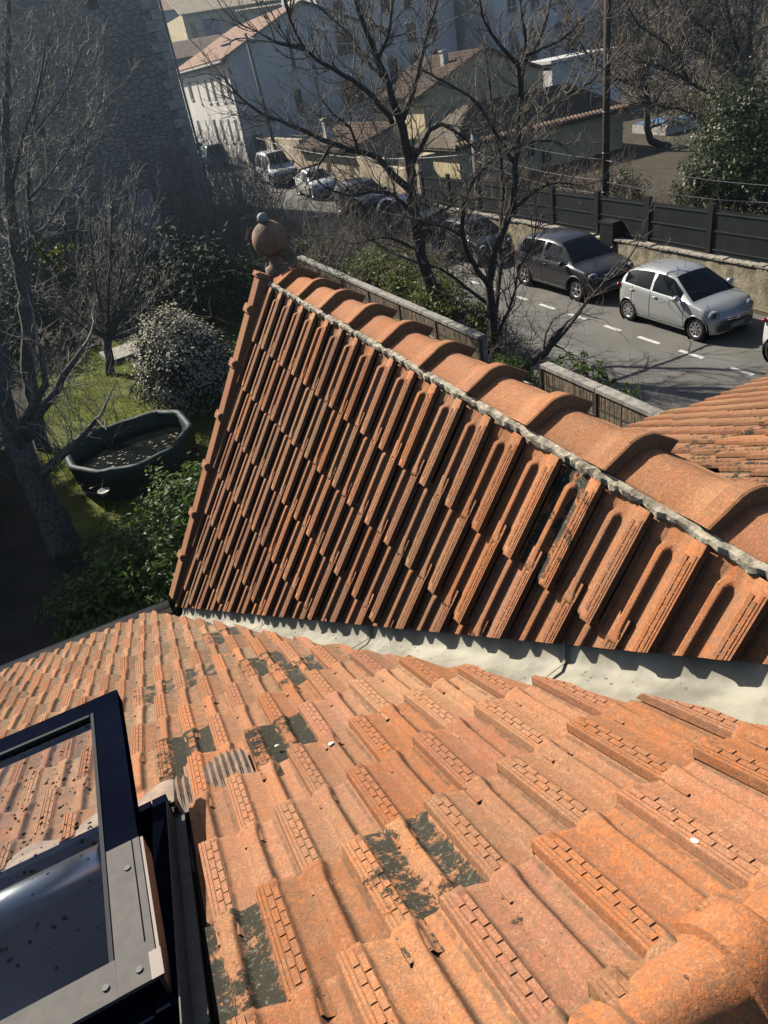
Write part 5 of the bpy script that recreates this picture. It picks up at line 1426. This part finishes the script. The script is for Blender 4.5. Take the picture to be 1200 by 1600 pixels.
P, N, s_ = blob_leaves([((u, v, gnd(u, v) + 1.2), (1.8, 1.8, 1.5)) for u, v in [(rnd.uniform(44, 110), rnd.uniform(50, 125)) for _ in range(45)]], 16000, .24, shell=.4)
V, F = leaf_mesh(P, N, s_, .5); link('far_undergrowth', np_mesh('far_undergrowth', V, F, M['darkleaf']), label='far dark evergreen undergrowth below the bare hillside wood', cat='undergrowth', kind='stuff')

# ------------------------------------------------------------------ cars
def lin(tab, x):
    xs, ys = zip(*tab); return float(np.interp(x, xs, ys))
def make_car(name, label, cat, loc, rot, paint, spec, group='cars parked along the kerb', detail=True):
    t = thing(name, label, cat, loc, rot, group)
    L, Wd = spec['L'], spec['W']; hw = Wd / 2; xf, xr = L / 2, -L / 2
    N_ = 96; xs = sorted(set([xr + L * i / N_ for i in range(N_ + 1)]))
    ker = np.array([.12, .23, .30, .23, .12])
    sm_ = lambda a: np.convolve(np.pad(a, 2, 'edge'), ker, 'valid')
    belt = sm_(np.array([lin(spec['belt'], x) for x in xs])); top = sm_(sm_(np.array([max(lin(spec['belt'], x) + .012, lin(spec['top'], x)) for x in xs])))
    wid = np.array([hw * lin(spec['plan'], x) for x in xs]); sill = np.array([lin(spec['sill'], x) for x in xs])
    secs = []
    zsub = [0, .22, .40, .52, .64, .78, .90, 1.0]
    ysub = [.93, .985, 1.0, .998, 1.0, .99, .972, .945]
    for i, x in enumerate(xs):
        w, s, bz, tz = wid[i], sill[i], belt[i], top[i]; g = max(0.0, tz - bz); q = min(1, g / .42)
        pts = [(w * yy, s + (bz - s) * zz) for zz, yy in zip(zsub, ysub)]
        w7 = w * .945
        wt = w7 - .19 * q - .03
        pts += [(w7 - .012, bz + .02 * max(.3, q)), (w7 + (wt - w7) * .5 + .025 * q, bz + g * .47), (wt + .012, bz + g * .88), (wt - .05, bz + g * .985 + .004), (wt * .62, bz + g + .018), (wt * .3, bz + g + .026), (0, bz + g + .028)]
        secs.append(pts)
    m_ = len(secs[0]); full = 2 * m_ - 1
    V = []
    for i, x in enumerate(xs):
        nose = lin(spec['nose'], x)                    # pull the ends round in plan
        for j in range(m_):
            V.append((x, -secs[i][j][0], secs[i][j][1]))
        for j in range(m_ - 2, -1, -1): V.append((x, secs[i][j][0], secs[i][j][1]))
    V = [list(p) for p in V]
    for i in (range(len(xs))):
        for j in range(full):                           # bow the bumpers
            x, y, z = V[i * full + j]; f = abs(x) / (L / 2)
            if f > .8: V[i * full + j][0] = x - math.copysign((f - .8) / .2 * .16 * (abs(y) / hw) ** 2, x)
    wx, wr = spec['wheels'], spec['arch']
    ring = set()
    Fs = {'body': [], 'windscreen': [], 'rear_window': [], 'side_window': [], 'liner': []}
    a0, a1, c0, c1, e0, e1 = spec['glass']              # rear window a0..a1, side c0..c1, windscreen e0..e1
    pil = spec['pillar']
    for i in range(len(xs) - 1):
        xm = (xs[i] + xs[i + 1]) / 2
        for j in range(full - 1):
            jj = j if j < m_ - 1 else full - 2 - j      # section strip index from the sill
            idx = [i * full + j, (i + 1) * full + j, (i + 1) * full + j + 1, i * full + j + 1]
            zc = sum(V[k][2] for k in idx) / 4
            if jj < 8 and any((xm - X) ** 2 + (zc - spec['wz']) ** 2 < wr ** 2 for X in wx): continue
            key = 'body'
            if jj in (8, 9) and c0 < xm < c1 and not any(a < xm < b for a, b in pil) and top[i] - belt[i] > .16: key = 'side_window'
            if jj >= 10 and e0 < xm < e1 and not (jj == 10): key = 'windscreen'
            if jj >= 10 and a0 < xm < a1 and not (jj == 10): key = 'rear_window'
            Fs[key].append(tuple(idx))
    caps = [tuple(range(full))[::-1], tuple((len(xs) - 1) * full + k for k in range(full))]
    Fs['body'] += caps
    def sub(keyfaces, nm, mat, parent, off=0.0, smooth=True):
        used = sorted({k for f in keyfaces for k in f}); mp = {k: q for q, k in enumerate(used)}
        me = bpy.data.meshes.new(nm); me.from_pydata([V[k] for k in used], [], [tuple(mp[k] for k in f) for f in keyfaces]); me.materials.append(M[mat])
        me.polygons.foreach_set('use_smooth', [smooth and len(f) < 6 for f in keyfaces]); me.update(); return link(nm, me, parent)
    body = sub(Fs['body'], 'body', paint, t)
    if Fs['windscreen']: sub(Fs['windscreen'], 'windscreen', 'carglass', t)
    if Fs['rear_window']: sub(Fs['rear_window'], 'rear_window', 'carglass', t)
    for sgn in (-1, 1):
        panes = [(c0, pil[0][0])] + [(pil[k][1], pil[k + 1][0]) for k in range(len(pil) - 1)] + [(pil[-1][1], c1)] if pil else [(c0, c1)]
        for pa, pb in panes:
            fs = [f for f in Fs['side_window'] if pa - .03 < sum(V[k][0] for k in f) / 4 < pb + .03 and sgn * V[f[0]][1] > 0]
            if fs: sub(fs, 'side_window', 'carglass', t)
    b = MB()
    for X in wx:
        for s in (-1, 1):
            y0, y1 = s * (hw - .42), s * (hw - .06)
            b.lathe([(.01, y0), (wr + .02, y0), (wr + .02, y1)], (X, 0, spec['wz']), 18, axis='y')
    b.box((xr + .3, -hw + .10, .22), (xf - .3, hw - .10, .42)); b.build_local = None
    link('underside', b.mesh('underside', M['black']), t)
    R = spec['wr']
    for X in wx:
        for s in (-1, 1):
            b = MB(); y = s * (hw - .10); d = -s
            b.lathe([(R * .60, y + s * .02), (R * .66, y + s * .052), (R * .90, y + s * .055), (R, y + s * .02), (R, y + d * .14), (R * .6, y + d * .15)][::(1 if s > 0 else -1)], (X, 0, R), 28, axis='y'); w = link('wheel', b.mesh('wheel', M['tyre']), t)
            b = MB(); b.lathe([(.0, y + s * .012), (R * .66, y + s * .012)], (X, 0, R), 24, axis='y'); link('hub_back', b.mesh('hub_back', M['blacktrim']), w)
            b = MB(); ns = spec['spokes']
            b.lathe([(.0, y + s * .042), (R * .16, y + s * .040), (R * .17, y + s * .013)], (X, 0, R), 14, axis='y'); b.lathe([(R * .55, y + s * .014), (R * .56, y + s * .046), (R * .665, y + s * .050), (R * .67, y + s * .014)], (X, 0, R), 24, axis='y')
            for k in range(ns):
                a = 2 * PI * k / ns + .2; cs, sn = math.cos(a), math.sin(a); w0, w1 = R * .055, R * .095
                P_ = lambda rr, ww: (X + cs * rr - sn * ww, R + sn * rr + cs * ww)
                q = [P_(R * .13, -w0), P_(R * .57, -w1), P_(R * .57, w1), P_(R * .13, w0)]
                b.prism([(p[0], y + s * .016, p[1]) for p in q], (0, 0, 0), (0, s * .026, 0))
            link('rim', b.mesh('rim', M['rim']), w)
    if not detail: return t
    def side_y(x, z):
        i = min(range(len(xs)), key=lambda q: abs(xs[q] - x)); p = secs[i]
        return float(np.interp(z, [c[1] for c in p[:8]], [c[0] for c in p[:8]]))
    def top_z(x, y):
        i = min(range(len(xs)), key=lambda q: abs(xs[q] - x)); p = secs[i][7:][::-1]
        return float(np.interp(abs(y), [c[0] for c in p], [c[1] for c in p]))
    for s in (-1, 1):                                     # doors: shut lines, handles, mirror, trim
        b = MB()
        for X in spec['doors']:
            zz = np.linspace(lin(spec['sill'], X) + .06, lin(spec['belt'], X), 9); b.tube([(X + spec.get('rake', 0) * (z - .5), s * (side_y(X, z) + .0005), z) for z in zz], .006, 4)
        b.tube([(x, s * (side_y(x, lin(spec['sill'], x) + .07) + .001), lin(spec['sill'], x) + .07) for x in np.linspace(spec['doors'][-1], spec['doors'][0], 9)], .006, 4)
        link('shut_lines', b.mesh('shut_lines', M['blacktrim']), body)
        for X in spec['handles']:
            zb = lin(spec['belt'], X) - .10; b = MB(); b.tube([(X - .08, s * (side_y(X, zb) + .012), zb), (X, s * (side_y(X, zb) + .03), zb + .005), (X + .08, s * (side_y(X, zb) + .012), zb)], .014, 6); link('door_handle', b.mesh('door_handle', M[spec.get('handle_mat', paint)]), t)
        X, = spec['mirror']; zb = lin(spec['belt'], X) + .06; b = MB()
        b.lathe([(0, -.085), (.05, -.08), (.075, -.03), (.08, .02), (.06, .06), (0, .075)], (X, s * (hw + .07), zb), 12, axis='y'); b.tube([(X, s * (hw - .08), zb - .05), (X, s * (hw + .03), zb - .02)], .025, 6)
        link('door_mirror', b.mesh('door_mirror', M[spec.get('mirror_mat', paint)]), t)
        b = MB(); r_ = R + .045                            # arch lips
        for Xw in wx:
            b.tube([(Xw + (wr + .004) * math.cos(a), s * (side_y(Xw + wr * math.cos(a), max(.3, spec['wz'] + wr * math.sin(a))) + .002), spec['wz'] + (wr + .004) * math.sin(a)) for a in np.linspace(-.12, PI + .12, 18)], spec['lip'], 5)
        link('arch_lip', b.mesh('arch_lip', M[spec['lip_mat']]), body)
        fx, fy, fz, fr = spec['head']; b = MB()
        pts = [(r * fr, h) for r, h in ((0, .045), (.5, .04), (.85, .02), (1, -.05))]
        vs, n_ = [], 16; dvec = Vector((.80, s * .48, .36)).normalized(); a_ = Vector((-.45 * 1, s * 1.0, 0)); a_ = (a_ - dvec * a_.dot(dvec)).normalized(); b_ = dvec.cross(a_)
        for r, h in pts:
            for k in range(n_): an = 2 * PI * k / n_; vs.append(Vector((fx, s * fy, fz)) + (a_ * math.cos(an) * spec['hasp'] + b_ * math.sin(an)) * r + dvec * h)
        b.add(vs, [(i * n_ + k, i * n_ + (k + 1) % n_, (i + 1) * n_ + (k + 1) % n_, (i + 1) * n_ + k) for i in range(3) for k in range(n_)], 0, True); hl = link('headlight', b.mesh('headlight', M['lampglass']), t)
        b = MB(); o_ = Vector((fx, s * fy, fz)) + dvec * .05
        b.add([o_ + (a_ * math.cos(2 * PI * k / 12) + b_ * math.sin(2 * PI * k / 12)) * fr * .45 for k in range(12)], [tuple(range(12))]); link('lamp_lens', b.mesh('lamp_lens', M['blacktrim']), hl)
        b = MB(); b.lathe([(0, -.05), (.045, -.04), (.06, 0), (.045, .04), (0, .05)], (xr + .16, s * (hw * .90), lin(spec['belt'], xr + .2) - .08), 10); link('tail_lamp', b.mesh('tail_lamp', M['lampred']), t)
    def bow(y): return xf - .16 * (abs(y) / hw) ** 2
    b = MB(); gy, g0, g1 = spec['grille']                 # lower intake
    yy = np.linspace(-gy, gy, 13); pr = [(bow(y) + .012, y, z) for y in yy for z in (g0, g1 - .05 * (abs(y) / gy) ** 2)]
    b.add(pr, [(2 * i, 2 * i + 2, 2 * i + 3, 2 * i + 1) for i in range(12)]); link('grille', b.mesh('grille', M['blacktrim']), t)
    b = MB(); b.obox((bow(0) + .016, -.26, (g0 + g1) / 2 - .045), (.012, 0, 0), (0, .52, 0), (0, 0, .11)); pl = link('number_plate', b.mesh('number_plate', M['plate']), t)
    b = MB(); b.obox((bow(0) + .0285, -.255, (g0 + g1) / 2 - .04), (.002, 0, 0), (0, .05, 0), (0, 0, .10)); b.obox((bow(0) + .0285, .205, (g0 + g1) / 2 - .04), (.002, 0, 0), (0, .05, 0), (0, 0, .10)); link('plate_band', b.mesh('plate_band', M['bluepane']), pl)
    u0, u1 = spec['upper']
    b = MB()
    for z in (u0, u1):
        b.tube([(bow(y) - spec['upback'] + .015, y, z + .03 * (abs(y) / gy) ** 2) for y in np.linspace(-spec['upw'], spec['upw'], 11)], .013, 6)
    link('grille_bar', b.mesh('grille_bar', M['chrome']), t)
    if spec.get('chevron'):
        b = MB()
        for dz in (-.018, .028): b.tube([(bow(0) - spec['upback'] + .035, -.07, u0 + dz - .01), (bow(0) - spec['upback'] + .045, 0, u0 + dz + .035), (bow(0) - spec['upback'] + .035, .07, u0 + dz - .01)], .010, 5)
        link('chevron_badge', b.mesh('chevron_badge', M['chrome']), t)
    b = MB(); b.tube([(spec['ant'], .0, top_z(spec['ant'], 0) - .01), (spec['ant'] - .05, 0, top_z(spec['ant'], 0) + .25)], .004, 4); link('aerial', b.mesh('aerial', M['blacktrim']), t)
    b = MB(); xw = e1 - .03                               # wipers lie on the glass base
    for yb in (-.05, .38): b.tube([(xw, yb, top_z(xw, yb) + .012), (xw - .12, yb - .25, top_z(xw - .12, yb - .25) + .012), (xw - .16, yb - .46, top_z(xw - .16, yb - .46) + .014)], .007, 4)
    link('wipers', b.mesh('wipers', M['blacktrim']), t)
    return t
HATCH = dict(L=3.46, W=1.62, belt=[(-1.73, .80), (-1.6, 1.00), (-1.0, .985), (0, .93), (.70, .91), (1.0, .875), (1.35, .80), (1.55, .70), (1.70, .58), (1.73, .50)],
             top=[(-1.73, .5), (-1.68, 1.0), (-1.44, 1.25), (-1.15, 1.37), (-.6, 1.425), (-.1, 1.42), (.20, 1.36), (.55, 1.15), (.96, .91), (1.0, .5)],
             plan=[(-1.73, .80), (-1.6, .90), (-1.3, .965), (-.9, 1.0), (.9, 1.0), (1.35, .96), (1.6, .86), (1.73, .74)], sill=[(-1.73, .34), (-1.5, .22), (1.4, .20), (1.73, .22)], nose=[(0, 0)],
             wheels=(-1.17, 1.17), wz=.30, wr=.292, arch=.335, glass=(-1.68, -1.34, -1.38, .66, .20, .96), pillar=[(-.40, -.33)], doors=(.80, -.36, -1.02), handles=(-.18, -1.0), mirror=(.62,), spokes=8,
             lip=.010, lip_mat='silver', head=(1.545, .585, .665, .125), hasp=1.2, grille=(.55, .27, .465), upper=(.525, .575), upback=.012, upw=.34, chevron=True, ant=.0, rake=0.0)
SUV = dict(L=4.22, W=1.80, belt=[(-2.11, .85), (-1.95, 1.08), (-1.2, 1.05), (0, 1.0), (.9, .99), (1.3, .96), (1.8, .88), (2.0, .80), (2.11, .62)],
           top=[(-2.11, .6), (-2.0, 1.12), (-1.75, 1.38), (-1.4, 1.52), (-.6, 1.57), (0, 1.56), (.35, 1.49), (.8, 1.22), (1.15, 1.0), (1.2, .6)],
           plan=[(-2.11, .82), (-1.9, .92), (-1.5, .98), (-1, 1.0), (1.2, 1.0), (1.7, .97), (2.0, .89), (2.11, .80)], sill=[(-2.11, .40), (-1.8, .26), (1.8, .25), (2.11, .28)], nose=[(0, 0)],
           wheels=(-1.31, 1.31), wz=.345, wr=.345, arch=.40, glass=(-2.0, -1.5, -1.55, .92, .32, 1.12), pillar=[(-.35, -.27)], doors=(1.0, -.30, -1.1), handles=(-.12, -1.05), mirror=(.80,), spokes=5,
           lip=.035, lip_mat='blacktrim', head=(1.90, .70, .78, .11), hasp=1.4, grille=(.62, .36, .60), upper=(.70, .78), upback=.06, upw=.42, ant=-1.3, rake=0.0, handle_mat='graphite', mirror_mat='blacktrim')
CAR_ROT = RAD(-90)                                       # nose towards the lens
def cspec(base, **kw): d = dict(base); d.update(kw); return d
cu = 13.42 + .74
make_car('hatchback_car', 'small silver five door hatchback parked by the ochre wall', 'car', (cu, 13.73, .004), CAR_ROT, 'silver', HATCH)
make_car('suv_car', 'dark graphite sport utility car parked behind the silver hatchback', 'car', (13.62 + .80, 18.62, .004), CAR_ROT, 'graphite', SUV)
make_car('hatchback_car', 'white car cut by the right edge of the picture in front of the silver one', 'car', (cu + .05, 9.16, .004), CAR_ROT, 'whitecar', cspec(HATCH, lip_mat='whitecar', chevron=False))
make_car('hatchback_car', 'blue parked car half hidden behind the big bare trunk', 'car', (15.0, 30.6, gnd(0, 30) + .004), CAR_ROT, 'bluecar', cspec(SUV, lip=.012, lip_mat='bluecar', handle_mat='bluecar', mirror_mat='bluecar'))
make_car('hatchback_car', 'dark blue car in shade between the bare trees behind the graphite car', 'car', (14.6, 24.6, .004), CAR_ROT, 'darkcar', cspec(HATCH, lip_mat='darkcar', chevron=False))
make_car('hatchback_car', 'dark car behind the blue one in shade of the stone tower', 'car', (15.2, 36.2, gnd(0, 36) + .004), CAR_ROT, 'darkcar', cspec(SUV, lip=.012, lip_mat='darkcar', handle_mat='darkcar', mirror_mat='darkcar'))
make_car('hatchback_car', 'pale car with dark windscreen before the tan street house', 'car', (15.3, 43.0, gnd(0, 43) + .004), CAR_ROT, 'whitecar', cspec(HATCH, lip_mat='whitecar', chevron=False))
make_car('parked_van', 'white van seen through the upright saplings', 'van', (15.1, 49.5, gnd(0, 49) + .004), CAR_ROT, 'whitecar', cspec(SUV, lip=.012, lip_mat='whitecar', handle_mat='whitecar', mirror_mat='blacktrim', top=[(-2.11, .6), (-2.08, 1.6), (-1.9, 1.85), (-.6, 1.88), (.3, 1.84), (.7, 1.6), (1.25, 1.0), (1.3, .6)]))
make_car('parked_van', 'teal people carrier at the far end of the sunlit white front', 'van', (13.9, 61.5, gnd(0, 61) + .004), CAR_ROT + PI, 'tealcar', cspec(SUV, lip=.012, lip_mat='tealcar', handle_mat='tealcar', mirror_mat='tealcar', top=[(-2.11, .6), (-2.0, 1.2), (-1.75, 1.58), (-1.4, 1.66), (-.6, 1.68), (.1, 1.64), (.5, 1.5), (1.25, 1.0), (1.3, .6)]))
make_car('hatchback_car', 'white car just behind the teal carrier at the stone tower corner', 'car', (13.9, 66.5, gnd(0, 66) + .004), CAR_ROT, 'whitecar', cspec(HATCH, lip_mat='whitecar', chevron=False))

# ------------------------------------------------------------------ haze volume added to imitate the sun glare at upper left
k = NT('haze_air'); k.t.nodes.remove(k.b)
pv = k.n('ShaderNodeVolumePrincipled'); pv.inputs['Color'].default_value = (.70, .87, 1.0, 1); pv.inputs['Density'].default_value = .0014; pv.inputs['Anisotropy'].default_value = .84
k.t.links.new(pv.outputs[0], k.t.nodes['Material Output'].inputs['Volume'])
b = MB(); b.box((-110, -45, -1.3), (270, 310, 20.5)); b.build('haze', k.m, label='thin bluish winter haze filling the air', cat='haze', kind='stuff')
